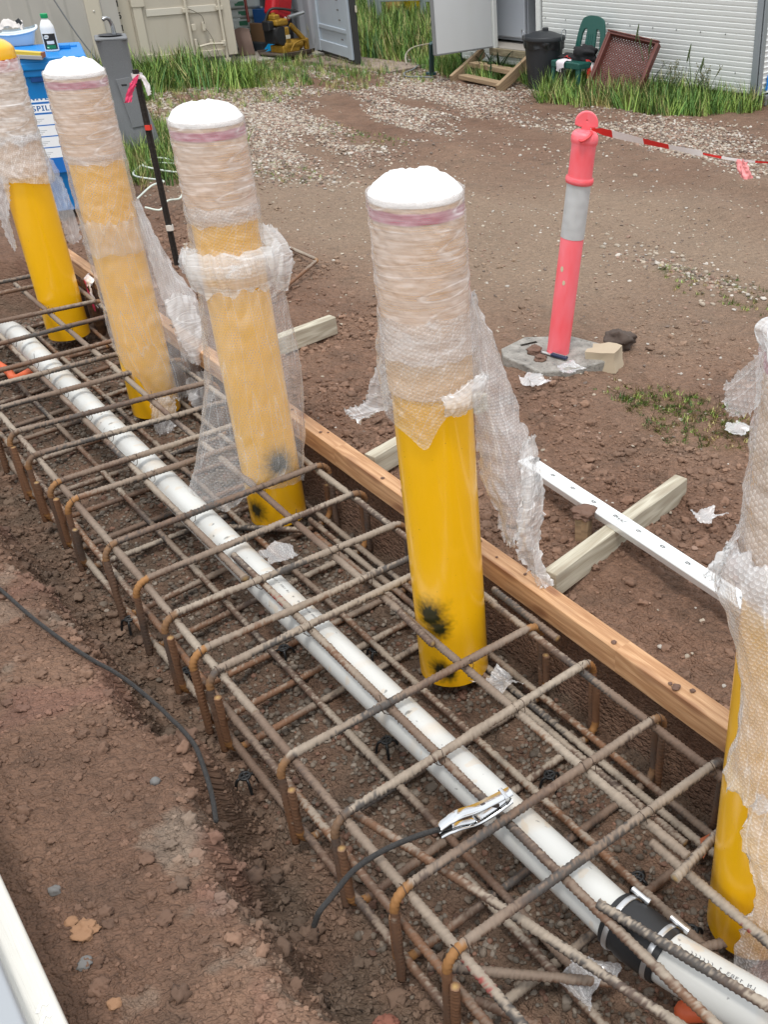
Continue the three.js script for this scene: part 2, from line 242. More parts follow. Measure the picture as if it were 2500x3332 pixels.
function rebar(pts, { r = .0106, bend = .048, ds = .0042, mud = .5, rust = .35, seed = 0, sag = .004, rad = 9, paint } = {}) {
  const path = rounded(pts, bend, ds), n = path.length, pos = new Float32Array((n * rad + 2) * 3), col = new Float32Array((n * rad + 2) * 3), idx = [];
  let T = path[1][0].clone().sub(path[0][0]).normalize(), N = Math.abs(T.y) > .9 ? V(1, 0, 0) : V(0, 1, 0); N.sub(T.clone().multiplyScalar(N.dot(T))).normalize();
  let s = 0; const p = V();
  for (let i = 0; i < n; i++) {
    const c = path[i][0], t2 = (i < n - 1 ? path[i + 1][0].clone().sub(c) : c.clone().sub(path[i - 1][0])).normalize();
    N.sub(t2.clone().multiplyScalar(N.dot(t2))).normalize(); const B = t2.clone().cross(N); if (i) s += c.distanceTo(path[i - 1][0]);
    const wob = sag * noise(s * 1.3 + seed * 7.7, seed), wob2 = sag * noise(s * 1.1 + 40 + seed * 3.1, seed + 5);
    const bendy = path[i][1], rustHere = clamp(rust + (Math.abs(Math.sin(seed * 12.9)) > .35 ? .5 : .1) * bendy * (.7 + .6 * noise(s * 20, seed)) + .8 * noise(s * 3.2 + seed * 13, 1.5));
    const mudHere = clamp(mud + 1.1 * noise(s * 2.3 + seed * 5.3, 4.1) + .5 * noise(s * 8.1 + seed, 2.2) - .55 * bendy);
    const vert = Math.abs(t2.y); for (let k = 0; k < rad; k++) {
      const th = k / rad * TAU, cs = Math.cos(th), sn = Math.sin(th), ph = ((s + (th < PI ? th : TAU - th) * .0032) / .0125) % 1;
      let rr = r * .93 + (ph < .42 ? .0019 : 0) + (Math.abs(cs) > .93 ? .0009 : 0);
      const ny = N.y * cs + B.y * sn, grit = noise(s * 55 + seed, th * 2.2) * .5 + noise(s * 140, th * 3 + seed) * .5;
      const m = clamp((mudHere + .55 * ny + .75 * grit - .5 - .7 * vert) * 5);
      rr += m * (.0012 + .0014 * Math.max(0, grit) + .011 * Math.max(0, noise(s * 7 + seed * 3, 8) - .35) * (.6 + .6 * grit));
      const q = (i * rad + k) * 3; pos[q] = c.x + (N.x * cs + B.x * sn) * rr; pos[q + 1] = c.y + wob + (N.y * cs + B.y * sn) * rr; pos[q + 2] = c.z + wob2 * (Math.abs(t2.z) > .8 ? 0 : 1) + (N.z * cs + B.z * sn) * rr;
      let R = .085, G = .076, Bl = .070; const u = clamp(rustHere + .25 * grit + .3 * vert); R = lerp(R, bendy ? .33 : .22, u); G = lerp(G, bendy ? .16 : .11, u); Bl = lerp(Bl, bendy ? .055 : .058, u);
      if (paint && s > paint[0] && s < paint[1]) { R = lerp(.42, R, .3); G = lerp(.06, G, .3); Bl = lerp(.05, Bl, .3); }
      const mv = .8 + .25 * grit, mh = clamp(.5 + .9 * noise(s * 1.7 + seed, 3.3)); R = lerp(R, lerp(.43, .21, mh) * mv, m); G = lerp(G, lerp(.36, .138, mh) * mv, m); Bl = lerp(Bl, lerp(.285, .098, mh) * mv, m);
      col[q] = R; col[q + 1] = G; col[q + 2] = Bl;
    }
  }
  for (let i = 0; i < n - 1; i++) for (let k = 0; k < rad; k++) { const a = i * rad + k, b = i * rad + (k + 1) % rad, c = a + rad, d = b + rad; idx.push(a, c, b, b, c, d); }
  const e0 = n * rad, e1 = e0 + 1; for (const [e, c] of [[e0, path[0][0]], [e1, path[n - 1][0]]]) { pos.set([c.x, c.y, c.z], e * 3); col.set([.5, .33, .13], e * 3); }
  for (let k = 0; k < rad; k++) { idx.push(e0, k, (k + 1) % rad); idx.push(e1, (n - 1) * rad + (k + 1) % rad, (n - 1) * rad + k); }
  const G = new THREE.BufferGeometry(); G.setAttribute('position', new THREE.BufferAttribute(pos, 3)); G.setAttribute('color', new THREE.BufferAttribute(col, 3)); G.setIndex(idx); G.computeVertexNormals();
  G.setAttribute('uv', new THREE.BufferAttribute(new Float32Array((n * rad + 2) * 2), 2)); return G;
}
const cage = thing('reinforcing_cage', 'long rusty mud-caked steel reinforcing cage lying in the trench', 'rebar cage');
const yT = .272, yB = -.018, zL = -.614, zR = -1.452, zLi = -.652, zRi = -1.415, yL = .25;
// stirrups: [x at the left, x at the right]; two U bars lapped at the legs
const stirrups = [[-6.05, -6.0], [-5.84, -5.82], [-5.43, -5.37], [-5.09, -5.12], [-4.77, -4.78], [-4.62, -4.6], [-4.365, -4.36], [-4.10, -4.03], [-3.85, -3.80], [-3.58, -3.575], [-3.42, -3.40], [-3.045, -3.065], [-2.775, -2.80], [-2.545, -2.53], [-2.335, -2.33], [-2.225, -2.25], [-1.803, -1.803], [-1.552, -1.582], [-1.29, -1.303], [-1.098, -1.094]];
stirrups.forEach(([a, b], i) => {
  const far = a < -4.5, ds = far ? .0062 : .0042, R = rng(900 + i), dz = (R() - .5) * .012, low = yB - .012 + (R() - .5) * .02, lean = (R() - .5) * .05;
  part('top_stirrup', rebar([[a + lean + .01, low + .015, zL + .006], [a, yT, zL + dz], [b, yT, zR + dz], [b + lean * .6, low + .03, zR]], { ds, seed: i * 1.7, mud: far ? .38 : .54, rust: .28, sag: .0015 }), rebarMat, cage);
  const o = (R() < .5 ? -1 : 1) * .022, tl = .16 + .07 * R(), tr = .14 + .13 * R();
  part('bottom_stirrup', rebar([[a + o, tl, zL - .004], [a + lean + o, yB - .004, zL - .004], [b + o, .014, zR + .004], [b + o, tr, zR + .004]], { ds: ds * 1.1, seed: i * 2.3 + 50, mud: .25, rust: .55, sag: .001 }), rebarMat, cage);
});
// longitudinal bars: [name, z, y, x0, x1, options]
for (const [z, y, x0, x1, o] of [
  [zLi, yL, -6.2, -2.02, { mud: .75, rust: .15, seed: 101 }], [zLi + .002, yL, -2.18, .1, { mud: .55, rust: .22, seed: 102, paint: [1.05, 1.2] }],
  [-.90, yL, -6.1, -2.6, { mud: .42, rust: .5, seed: 103 }], [-.932, yL, -2.75, .1, { mud: .35, rust: .62, seed: 104, paint: [.28, .36] }],
  [-1.178, yL, -6.0, -2.35, { mud: .62, rust: .2, seed: 105, paint: [2.62, 2.8] }], [-1.178, yL - .001, -2.25, -.955, { mud: .65, rust: .2, seed: 106 }], [-1.158, yL - .02, -1.05, .05, { mud: .3, rust: .45, seed: 107, paint: [.22, .3] }],
  [zRi, yL, -6.1, -1.98, { mud: .45, rust: .25, seed: 108, paint: [2.95, 3.05] }], [zRi + .004, yL, -2.0, .05, { mud: .45, rust: .25, seed: 109 }],
  [zRi + .004, .034, -6.1, .05, { mud: .2, rust: .7, seed: 110 }], [-1.365, .036, -3.1, .05, { mud: .3, rust: .45, seed: 111 }], [-1.335, .036, -3.0, -1.1, { mud: .12, rust: .85, seed: 112 }],
  [-1.162, .03, -5.9, .05, { mud: .15, rust: .5, seed: 113 }], [-.905, yB + .03, -6.0, -1.0, { mud: .12, rust: .4, seed: 114 }], [-.865, yB + .035, -1.4, -.2, { mud: .25, rust: .45, seed: 120 }],
  [-.634, yB + .03, -6.1, .0, { mud: .35, rust: .5, seed: 115 }], [-.642, .125, -6.0, .0, { mud: .05, rust: .95, seed: 116 }],
]) part('longitudinal_bar', rebar([[x0, y, z], [x1, y, z]], { ds: x1 < -2 ? .0055 : .0046, sag: .005, ...o }), rebarMat, cage);
// odd bars: lap bar over the pipe, stub, diagonals near the coupling, short offcuts welded at the posts
for (const p of [
  [[[-1.60, .215, -.685], [-1.10, .20, -.815], [-.62, .19, -.93]], { mud: .5, rust: .35, seed: 130 }], [[[-.99, .268, -.935], [-.30, .285, -1.09]], { mud: .3, rust: .25, seed: 131 }],
  [[[-.925, .272, -1.10], [-.95, .272, -1.29]], { mud: .25, rust: .7, seed: 132 }], [[[-1.22, .08, -.64], [-.93, .05, -.94]], { mud: .35, rust: .7, seed: 133 }],
  [[[-1.10, .055, -.68], [-.70, .05, -.87]], { mud: .3, rust: .8, seed: 134 }], [[[-2.12, .268, -1.168], [-1.93, .268, -1.155]], { mud: .25, rust: .2, seed: 135 }],
  [[[-2.02, .272, -1.44], [-1.72, .262, -1.442]], { mud: .3, rust: .2, seed: 136 }], [[[-.88, .06, -1.10], [-.80, .055, -1.28]], { mud: .25, rust: .8, seed: 137 }],
  [[[-3.38, .05, -.95], [-3.02, .05, -1.32]], { mud: .3, rust: .35, seed: 138 }], [[[-2.85, .04, -.69], [-2.86, .04, -.93]], { mud: .05, rust: .95, seed: 139 }],
  [[[-1.02, .10, -1.03], [-.72, .075, -1.14]], { mud: .25, rust: .7, seed: 140 }], [[[-.86, .05, -.60], [-.35, .055, -.82]], { mud: .2, rust: .8, seed: 141 }]]) part('short_bar', rebar(p[0], p[1]), rebarMat, cage);
// tie wire and black plastic bar chairs under the bottom bars
const wireMat = mat(.09, .06, .045, { roughness: .5, metalness: .4 }), chairMat = mat(.012, .013, .014, { roughness: .45 });
{ const R = rng(31); const spots = [];
  stirrups.forEach(([a, b]) => { for (const z of [zLi, -.915, -1.178, zRi]) if (R() < .85) spots.push([lerp(a, b, (z - zL) / (zR - zL)), z]); });
  for (const [x, z] of spots) { const pts = []; for (let k = 0; k <= 18; k++) { const a = k / 18 * TAU * 1.6, rr = .0155 + .003 * R(); pts.push([x + Math.cos(a) * rr, .2615 + Math.sin(a) * .0225, z + .014 * Math.sin(a * .5 + 1) + (R() - .5) * .004]); } pts.push([x + (R() - .5) * .05, .262 + .045 * R(), z + (R() - .5) * .05]); part('tie_wire', tube(pts, .0011, 40, 5), wireMat, cage); }
  for (const [x, z] of [[-1.93, -.97], [-2.60, -.66], [-2.98, -.62], [-2.07, -.60], [-1.52, -1.24], [-3.3, -1.15], [-2.5, -.94], [-.93, -1.18], [-1.12, -1.19], [-2.3, -1.16]]) { const g = []; for (let k = 0; k < 4; k++) { const a = k * PI / 2 + x * 3; g.push(tube([[x, .012, z], [x + Math.cos(a) * .022, .01, z + Math.sin(a) * .022], [x + Math.cos(a) * .034, -.03, z + Math.sin(a) * .034]], .0045, 8, 5)); } g.push(new THREE.TorusGeometry(.014, .0045, 6, 14).rotateX(PI / 2).translate(x, .014, z)); part('bar_chair', merge(g), chairMat, cage); }
}
// ---------------------------------------------------------------- PVC drain through the cage
const pvc = new THREE.MeshPhysicalMaterial({ color: L(.61, .615, .59), roughness: .34, map: tex(512, (u, v) => { const a = noise(u * 40, v * 40, 40), b = noise(u * 9, v * 9, 9); let c = 1 - .08 * Math.max(0, b); if (a > .72 && noise(u * 70 + 3, v * 70, 70) > .1) c *= .45; const d = 2 * Math.max(0, noise(u * 16, v * 5, 16) - .25) + (noise(u * 26, v * 26, 26) > .55 ? .9 : 0); return [c, c * (1 - .08 * d), c * (1 - .16 * d)]; }, { rep: [.9, .9] }) });
function pipeGeo(pts, r, seg) { const g = tube(pts, r, seg, 36), uv = g.attributes.uv, len = new THREE.CatmullRomCurve3(pts.map(p => V(...p))).getLength(); for (let i = 0; i < uv.count; i++) uv.setXY(i, uv.getX(i) * len, uv.getY(i) * TAU * r * .9); return g; }
const drain = thing('drain_pipe', 'long white plastic drain pipe with black rubber coupling running through the cage', 'pipe');
const pr = .0535, pY = .184;
const P1 = [[-5.86, .02, -1.06], [-5.72, .10, -1.02], [-5.5, .165, -1.005], [-4.6, .182, -.99], [-3.4, pY, -.977], [-2.2, pY, -.970], [-1.4, pY, -.975], [-.93, pY, -.982]];
part('pipe', pipeGeo(P1, pr, 160), pvc, drain);
const c0 = V(-.985, pY, -.981), c1 = V(-.845, .182, -.999), cd = c1.clone().sub(c0).normalize(), c2 = V(-.25, .165, -1.17);
part('pipe', pipeGeo([[-.90, .183, -.992], [-.845, .182, -1.0], [-.6, .175, -1.068], [-.25, .165, -1.17]], .0565, 40), pvc, drain);
{ const rub = mat(.016, .0165, .018, { roughness: .5 }), steel = mat(.62, .63, .64, { roughness: .4, metalness: .9 }), q = new THREE.Quaternion().setFromUnitVectors(V(0, 1, 0), cd);
  const len = c1.distanceTo(c0), put = g => g.applyQuaternion(q).translate(c0.x, c0.y, c0.z);
  const sl = part('rubber_coupling', put(lathe([[.0545, -.004], [.060, 0], [.060, .036], [.0625, .044], [.0635, .06], [.0635, .085], [.0625, .1], [.062, .108], [.062, len - .002], [.058, len + .003]], 48)), rub, drain);
  for (const h of [.018, len - .018]) { const b = part('clamp_band', put(lathe([[.0605, -.006], [.0640, -.006], [.0640, .006], [.0605, .006]], 48).translate(0, h, 0)), steel, drain); const s = c0.clone().addScaledVector(cd, h); part('clamp_screw', merge([rod([s.x - .02, s.y + .052, s.z - .05], [s.x + .018, s.y + .045, s.z - .056], .0065, 10), rod([s.x + .018, s.y + .045, s.z - .056], [s.x + .026, s.y + .0435, s.z - .0575], .0085, 6)]), steel, b); } }
{ // printed line on the pipe, read upside down from here
  const t = canvasTex(1024, 64, (c, w, h) => { c.fillStyle = '#000'; c.fillRect(0, 0, w, h); c.fillStyle = '#fff'; c.font = '40px monospace'; c.fillText('2C090 AS/NZS1260   W   LN 1383 1 ((((((  |||||||||  06', 6, 45); }, false);
  const ink = mat(.10, .10, .11, { alphaMap: t, transparent: true, roughness: .6 });
  const band = (a, b, rr, th, half, name) => { const A = V(...a), B = V(...b), X = B.clone().sub(A), n = 24, m = 6, pos = [], uv = [], idx = [], d = X.clone().normalize(), U = V(0, 1, 0).sub(d.clone().multiplyScalar(d.y)).normalize(), W = d.clone().cross(U); for (let i = 0; i <= n; i++) for (let j = 0; j <= m; j++) { const p = A.clone().addScaledVector(X, i / n), an = th + (j / m - .5) * 2 * half; p.addScaledVector(U, Math.cos(an) * rr).addScaledVector(W, Math.sin(an) * rr); pos.push(p.x, p.y, p.z); uv.push(1 - i / n, 1 - j / m); } for (let i = 0; i < n; i++) for (let j = 0; j < m; j++) { const k = i * (m + 1) + j, l = k + m + 1; idx.push(k, l, k + 1, l, l + 1, k + 1); } const G = new THREE.BufferGeometry(); G.setAttribute('position', new THREE.Float32BufferAttribute(pos, 3)); G.setAttribute('uv', new THREE.Float32BufferAttribute(uv, 2)); G.setIndex(idx); G.computeVertexNormals(); part(name, G, ink, drain); };
  band([-.83, .1815, -1.003], [-.45, .1705, -1.112], .0571, -.05, .16, 'printed_line'); band([-2.62, pY, -.971], [-2.28, pY, -.970], .0541, -.15, .13, 'printed_line');
}
// ---------------------------------------------------------------- bollards
const bubbleTile = .132;                                   // 12 bubbles of 11 mm across
const hexd = (u, v) => { const x = u * 12, y = v * 14, r = Math.floor(y), fx = x + (r & 1 ? .5 : 0); let best = 9; for (let dr = -1; dr <= 1; dr++) { const rr = r + dr, ox = (rr & 1 ? .5 : 0), cx = Math.round(x - ox - .5) + .5 + ox, dy = (y - rr - .5) * .866; for (const k of [-1, 0, 1]) best = Math.min(best, Math.hypot(x - cx - k, dy)); } return best; };
const bubBump = tex(384, (u, v) => { const d = hexd(u, v); return d < .36 ? .3 + .6 * Math.sqrt(Math.max(0, 1 - (d / .36) ** 2)) : .3; }, { rep: [1 / bubbleTile, 1 / bubbleTile] });
// clarity of the plastic itself: milky rings round each bubble, creases, glue haze
const bubAlpha = (lo, hi, seed) => tex(1024, (u, v) => { const d = hexd(u * 4, v * 4), ring = Math.max(0, 1 - Math.abs(d - .31) / .08), top = d < .18 ? 1 : 0; const c1 = Math.max(0, 1 - Math.abs(noise(u * 15 + seed, v * 1.1 + seed)) * 14), cl = fbm(u * 9, v * 9 + seed, 3, 9); return 1 - lo - (hi - lo) * clamp(.24 + .36 * ring + .14 * top + .30 * c1 + .16 * cl); }, { rep: [1 / (4 * bubbleTile), 1 / (4 * bubbleTile)] });
const wrapBase = { roughness: .2, transmission: 1, thickness: 0, ior: 1.5, side: THREE.DoubleSide, bumpMap: bubBump, bumpScale: .0014 };
const bubMat = mat(.96, .96, .96, { ...wrapBase, transmissionMap: bubAlpha(.04, .50, 0) }), bubMat2 = mat(.96, .96, .97, { ...wrapBase, transmissionMap: bubAlpha(.12, .82, 3) });
const filmAlpha = (lo, hi, s) => tex(1024, (u, v) => { const w = noise(u * 3 + s, v * 90) * .5 + noise(u * 9 + s, v * 210) * .5, k = Math.max(0, 1 - Math.abs(noise(u * 2.2 + v * 6 + s, v * 15 - u * 2)) * 16), q = fbm(u * 5 + s, v * 7, 3); return 1 - lo - (hi - lo) * clamp(.36 + .3 * w + .5 * k + .4 * q); }, { rep: [1.3, 1.3] });
const filmBump = tex(512, (u, v) => .5 + .35 * noise(u * 6, v * 64, 64) + .25 * noise(u * 18, v * 128, 128), { rep: [1.3, 1.3] });
const filmMat = mat(.97, .95, .95, { roughness: .16, transmission: 1, thickness: 0, ior: 1.5, side: THREE.DoubleSide, transmissionMap: filmAlpha(.14, .62, 0), bumpMap: filmBump, bumpScale: .0018 });
const filmMat2 = mat(.97, .97, .97, { roughness: .2, transmission: 1, thickness: 0, ior: 1.5, side: THREE.DoubleSide, transmissionMap: filmAlpha(.22, .82, 9), bumpMap: filmBump, bumpScale: .002 });
const paperMat = mat(.78, .52, .30, { roughness: .85, bumpMap: rep(soilBump, 2, 2), bumpScale: .0015, map: tex(256, (u, v) => { const c = .93 + .1 * noise(u * 6, v * 18, 18); return [c, c, c * .98]; }) });
const tapeMat = mat(.52, .075, .16, { roughness: .5 }), capMat = mat(.86, .85, .83, { roughness: .45 });
function postTex(marks) {                                  // yellow powder coat, with weld soot where given: [angle 0..1, height 0..1, size, seed]
  return tex(512, (u, v) => { let r = 1, g = 1, b = 1; const n = 1 - .025 * (fbm(u * 6, v * 20, 3) + .2); r *= n; g *= n; b *= n;
    for (const [mu, mv, sz, sd] of marks) { let du = u - mu; du -= Math.round(du); const dx = du * .66, dy = (v - mv) * 1.5, a = Math.atan2(dy, dx), d = Math.hypot(dx, dy * .85) / (sz * .82), st = noise(a * 2 + sd, sd) * .55 + noise(a * 6 + sd, d * 2.5) * .22; const k = Math.pow(clamp(1.25 - d * (1 - .45 * st) + .12 * noise(u * 60, v * 140)), 1.5); const q = clamp(k * 1.15); r = lerp(r, .022, q); g = lerp(g, .04, q); b = 1; }
    if (noise(u * 70, v * 190) > .86) { r *= .6; g *= .55; } return [r, g, b]; }, { h: 1024 });
}
const yellowPlain = mat(.95, .505, .004, { roughness: .3, clearcoat: .6, clearcoatRoughness: .12, map: postTex([]) });
const yellowB3 = mat(.95, .505, .004, { roughness: .3, clearcoat: .6, clearcoatRoughness: .12, map: postTex([[.405, .185, .082, 2], [.445, .155, .05, 3], [.435, .045, .05, 7], [.475, .035, .035, 4]]) });
const yellowB2 = mat(.95, .505, .004, { roughness: .3, clearcoat: .6, clearcoatRoughness: .12, map: postTex([[.55, .185, .085, 5], [.365, .05, .06, 9]]) });
const RP = .105, RS = .1115;
function tilt(g, a = .35) { const uv = g.attributes.uv, c = Math.cos(a), s2 = Math.sin(a); for (let i = 0; i < uv.count; i++) { const x = uv.getX(i), y = uv.getY(i); uv.setXY(i, x * c - y * s2, x * s2 + y * c); } return g; }
function ring(rf, y0, y1, nth, ny, uvs = 1) { // tube with radius rf(theta, y); y0/y1 may be functions of theta; theta 0 faces the camera (+z), positive to the right
  const G = new THREE.BufferGeometry(), pos = [], uv = [], idx = [], fy = f => typeof f === 'function' ? f : () => f, a0 = fy(y0), a1 = fy(y1);
  for (let i = 0; i <= nth; i++) { const th = (i / nth - .5) * TAU; for (let j = 0; j <= ny; j++) { const y = lerp(a0(th), a1(th), j / ny), r = rf(th, y); pos.push(Math.sin(th) * r, y, Math.cos(th) * r); { const a = (th + PI) * .112 * uvs; uv.push(a, y); }; } }
  for (let i = 0; i < nth; i++) for (let j = 0; j < ny; j++) { const a = i * (ny + 1) + j, b = a + ny + 1; idx.push(a, b, a + 1, b, b + 1, a + 1); }
  G.setIndex(idx); G.setAttribute('position', new THREE.Float32BufferAttribute(pos, 3)); G.setAttribute('uv', new THREE.Float32BufferAttribute(uv, 2)); G.computeVertexNormals(); return G;
}
const crinkle = (th, y, s, a = .0025) => a * (noise(th * 2.2 + s, y * 26) + .7 * noise(th * 6 + s, y * 60 + s) + .4 * (1 - 2 * Math.abs(noise(th * 3.1 + y * 9 + s, y * 14))));
const deg = d => d * PI / 180;
function post(g, m, y1 = 1.47) { const y0 = .047, c = new THREE.CylinderGeometry(RP, RP, y1 - y0, 64, 1, false); c.rotateY(PI); c.translate(0, (y1 + y0) / 2, 0);   // the post stands on the cage's bottom bars
  return part('post', c, m, g); }
function sleeved(g, bottom, seed, topY = 1.492) {
  part('paper_sleeve', ring((th, y) => RS - .001 + .0012 * noise(th * 3 + seed, y * 9), bottom, topY, 64, 40), paperMat, g);
  part('tape_band', ring((th) => RS + .0008 + .0004 * noise(th * 5, seed), th => 1.442 + .003 * noise(th * 2 + seed, 1), th => 1.468 + .003 * noise(th * 2 + seed, 4), 64, 2), tapeMat, g);
  const cap = lathe([[.0001, .044], [.03, .0435], [.055, .041], [.078, .032], [.096, .018], [.108, .005], [RS + .0005, 0], [RS + .0005, -.012]], 56), p = cap.attributes.position;
  for (let i = 0; i < p.count; i++) { const x = p.getX(i), z = p.getZ(i), r = Math.hypot(x, z); p.setY(i, p.getY(i) + (r < .105 ? .009 * noise(x * 28 + seed, z * 28) + .005 * noise(x * 70, z * 70 + seed) : 0)); }
  cap.computeVertexNormals(); part('end_cap', cap.translate(0, topY, 0), capMat, g);
}
const BZ = -1.29;
function bollard(x, label) { const turn = Math.atan2(-x, -BZ); return thing('bollard', label, 'bollard', [x, 0, BZ], turn, 'bollards standing in the trench'); }
// B3: nearest whole one; ragged bubble wrap hangs to the right
{ const g = bollard(-2.04, 'yellow bollard scorched at its foot, torn bubble wrap trailing off its right side');
  post(g, yellowB3); sleeved(g, 1.0, 1);
  part('stretch_film', ring((th, y) => RS + .004 + crinkle(th, y, 1) + .004 * sst(1.2, 1.1, y), th => 1.10 + .02 * noise(th * 2, 3), th => 1.497 + .004 * noise(th * 4, 8), 110, 90), filmMat, g);
  const hem = th => { const d = th * 180 / PI; const t = [[-180, .96], [-100, .95], [-62, .93], [-40, .915], [-22, .885], [-15, .87], [-9, .875], [4, .93], [16, .965], [60, .96], [110, .95], [180, .96]]; let k = 0; while (d > t[k + 1][0]) k++; return lerp(t[k][1], t[k + 1][1], (d - t[k][0]) / (t[k + 1][0] - t[k][0])) + .004 * noise(d * .5, 2); };
  part('bubble_wrap', tilt(ring((th, y) => RS + .007 + .012 * sst(1.2, 1.08, y) * (1 - .5 * sst(1.02, .9, y)) + 1.3 * crinkle(th, y, 4), hem, th => 1.21 + .015 * noise(th * 2, 6), 120, 60)), bubMat, g);
  part('film_knot', sheet([[[.02, 1.02, .128], [.06, 1.03, .122], [.10, 1.05, .10], [.135, 1.05, .06]], [[.03, .995, .14], [.08, 1.0, .135], [.12, 1.015, .10], [.15, 1.03, .05]], [[.025, .965, .125], [.07, .962, .125], [.108, .968, .09], [.128, .98, .04]]], { nu: 40, nv: 24, wr: .006, f: 30, seed: 2 }), filmMat2, g);
  part('hanging_wrap', sheet([[[.09, 1.2, .03], [.115, 1.22, -.02], [.125, 1.225, -.05]], [[.10, 1.05, .02], [.14, 1.08, -.02], [.17, 1.10, -.06]], [[.105, .93, .01], [.165, .92, -.01], [.222, .915, -.06]], [[.11, .80, 0], [.19, .78, .015], [.258, .78, -.05]], [[.115, .70, -.01], [.20, .69, .02], [.275, .70, -.04]], [[.15, .60, -.01], [.205, .58, .02], [.265, .60, -.03]], [[.172, .48, -.01], [.195, .475, .01], [.215, .50, -.01]]], { nu: 50, nv: 60, wr: .009, f: 16, seed: 5, rag: .014 }), bubMat2, g);
  part('hanging_film', sheet([[[.225, .78, .0], [.25, .80, -.03], [.272, .80, -.05]], [[.225, .66, .015], [.255, .66, .01], [.29, .68, -.03]], [[.205, .52, .02], [.245, .54, .03], [.292, .57, -.02]], [[.215, .44, .02], [.25, .45, .03], [.278, .47, -.01]], [[.245, .38, .01], [.26, .39, .025], [.283, .40, 0]], [[.262, .33, 0], [.285, .32, .02], [.312, .317, .0]]], { nu: 40, nv: 50, wr: .008, f: 34, seed: 7, rag: .012 }), filmMat2, g);
  part('hanging_wrap', sheet([[[-.095, 1.03, .03], [-.11, 1.045, -.01], [-.118, 1.06, -.05]], [[-.105, .97, .0], [-.135, .985, -.05], [-.16, .98, -.08]], [[-.11, .92, -.04], [-.15, .915, -.08], [-.18, .915, -.11]], [[-.16, .885, -.08], [-.19, .875, -.10], [-.205, .885, -.13]], [[-.205, .853, -.1], [-.225, .86, -.12], [-.245, .875, -.14]]], { nu: 30, nv: 40, wr: .008, f: 16, seed: 9, rag: .012 }), filmMat2, g);
}
// B2: wrap bunched in a collar, long skirt of bubble wrap almost to the trench floor
{ const g = bollard(-3.205, 'bollard with bunched white plastic collar and a long skirt of bubble wrap reaching the cage');
  post(g, yellowB2); sleeved(g, 1.2, 4);
  part('stretch_film', ring((th, y) => RS + .003 + crinkle(th, y, 21), th => 1.185 + .015 * noise(th * 2, 13), th => 1.496 + .004 * noise(th * 4, 18), 100, 80), filmMat, g);
  part('bubble_wrap', tilt(ring((th, y) => RS + .006 + 1.2 * crinkle(th, y, 24) + .02 * sst(1.12, 1.03, y), 1.02, th => 1.24 + .02 * noise(th * 2, 3), 100, 40)), bubMat, g);
  part('bunched_collar', ring((th, y) => RS + .010 + .013 * Math.sin(clamp((1.10 - y) / .13) * PI) + .03 * Math.max(0, Math.sin(th * 1.2 - .9)) + .02 * Math.max(0, -Math.sin(th * 1.5 + .6)) + .010 * noise(th * 7 + y * 6, y * 5) + .004 * noise(th * 19, y * 9), th => .965 + .035 * noise(th * 3, 6), th => 1.098 + .02 * noise(th * 3, 1), 160, 24), filmMat2, g);
  part('collar_flap', sheet([[[.09, 1.17, .03], [.13, 1.15, .0], [.15, 1.14, -.03]], [[.12, 1.06, .05], [.17, 1.07, .02], [.195, 1.06, -.02]], [[.12, 1.0, .05], [.17, .99, .03], [.20, 1.01, -.01]], [[.125, .94, .04], [.155, .925, .02], [.175, .95, -.01]]], { nu: 30, nv: 30, wr: .008, f: 16, seed: 31, rag: .01 }), filmMat2, g);
  part('collar_flap', sheet([[[-.10, 1.10, .04], [-.13, 1.10, .01], [-.15, 1.09, -.02]], [[-.11, 1.04, .05], [-.15, 1.05, .02], [-.17, 1.04, -.02]], [[-.10, .99, .05], [-.13, .98, .02], [-.15, 1.0, -.01]]], { nu: 26, nv: 26, wr: .007, f: 16, seed: 33, rag: .008 }), filmMat2, g);
  part('bubble_skirt', sheet([[[-.11, 1.0, -.04], [-.12, 1.0, .05], [-.06, .99, .115], [.02, .985, .13], [.09, .98, .10], [.14, .98, .04], [.15, .98, -.03]],
    [[-.12, .86, -.05], [-.135, .86, .05], [-.07, .85, .125], [.02, .85, .14], [.10, .85, .11], [.15, .86, .04], [.155, .87, -.03]],
    [[-.14, .68, -.05], [-.155, .68, .06], [-.08, .68, .135], [.02, .68, .14], [.10, .68, .115], [.155, .69, .05], [.17, .70, -.03]],
    [[-.19, .48, -.04], [-.20, .48, .07], [-.10, .46, .13], [.02, .46, .135], [.10, .46, .12], [.145, .46, .05], [.155, .47, -.03]],
    [[-.25, .32, -.02], [-.26, .31, .08], [-.13, .28, .14], [.01, .30, .13], [.08, .30, .12], [.125, .30, .06], [.13, .31, -.02]],
    [[-.285, .25, 0], [-.285, .23, .09], [-.17, .185, .15], [-.105, .225, .14], [.04, .23, .125], [.11, .215, .07], [.115, .225, -.01]]], { nu: 90, nv: 80, wr: .007, f: 13, seed: 41, rag: .012 }), bubMat, g);
}
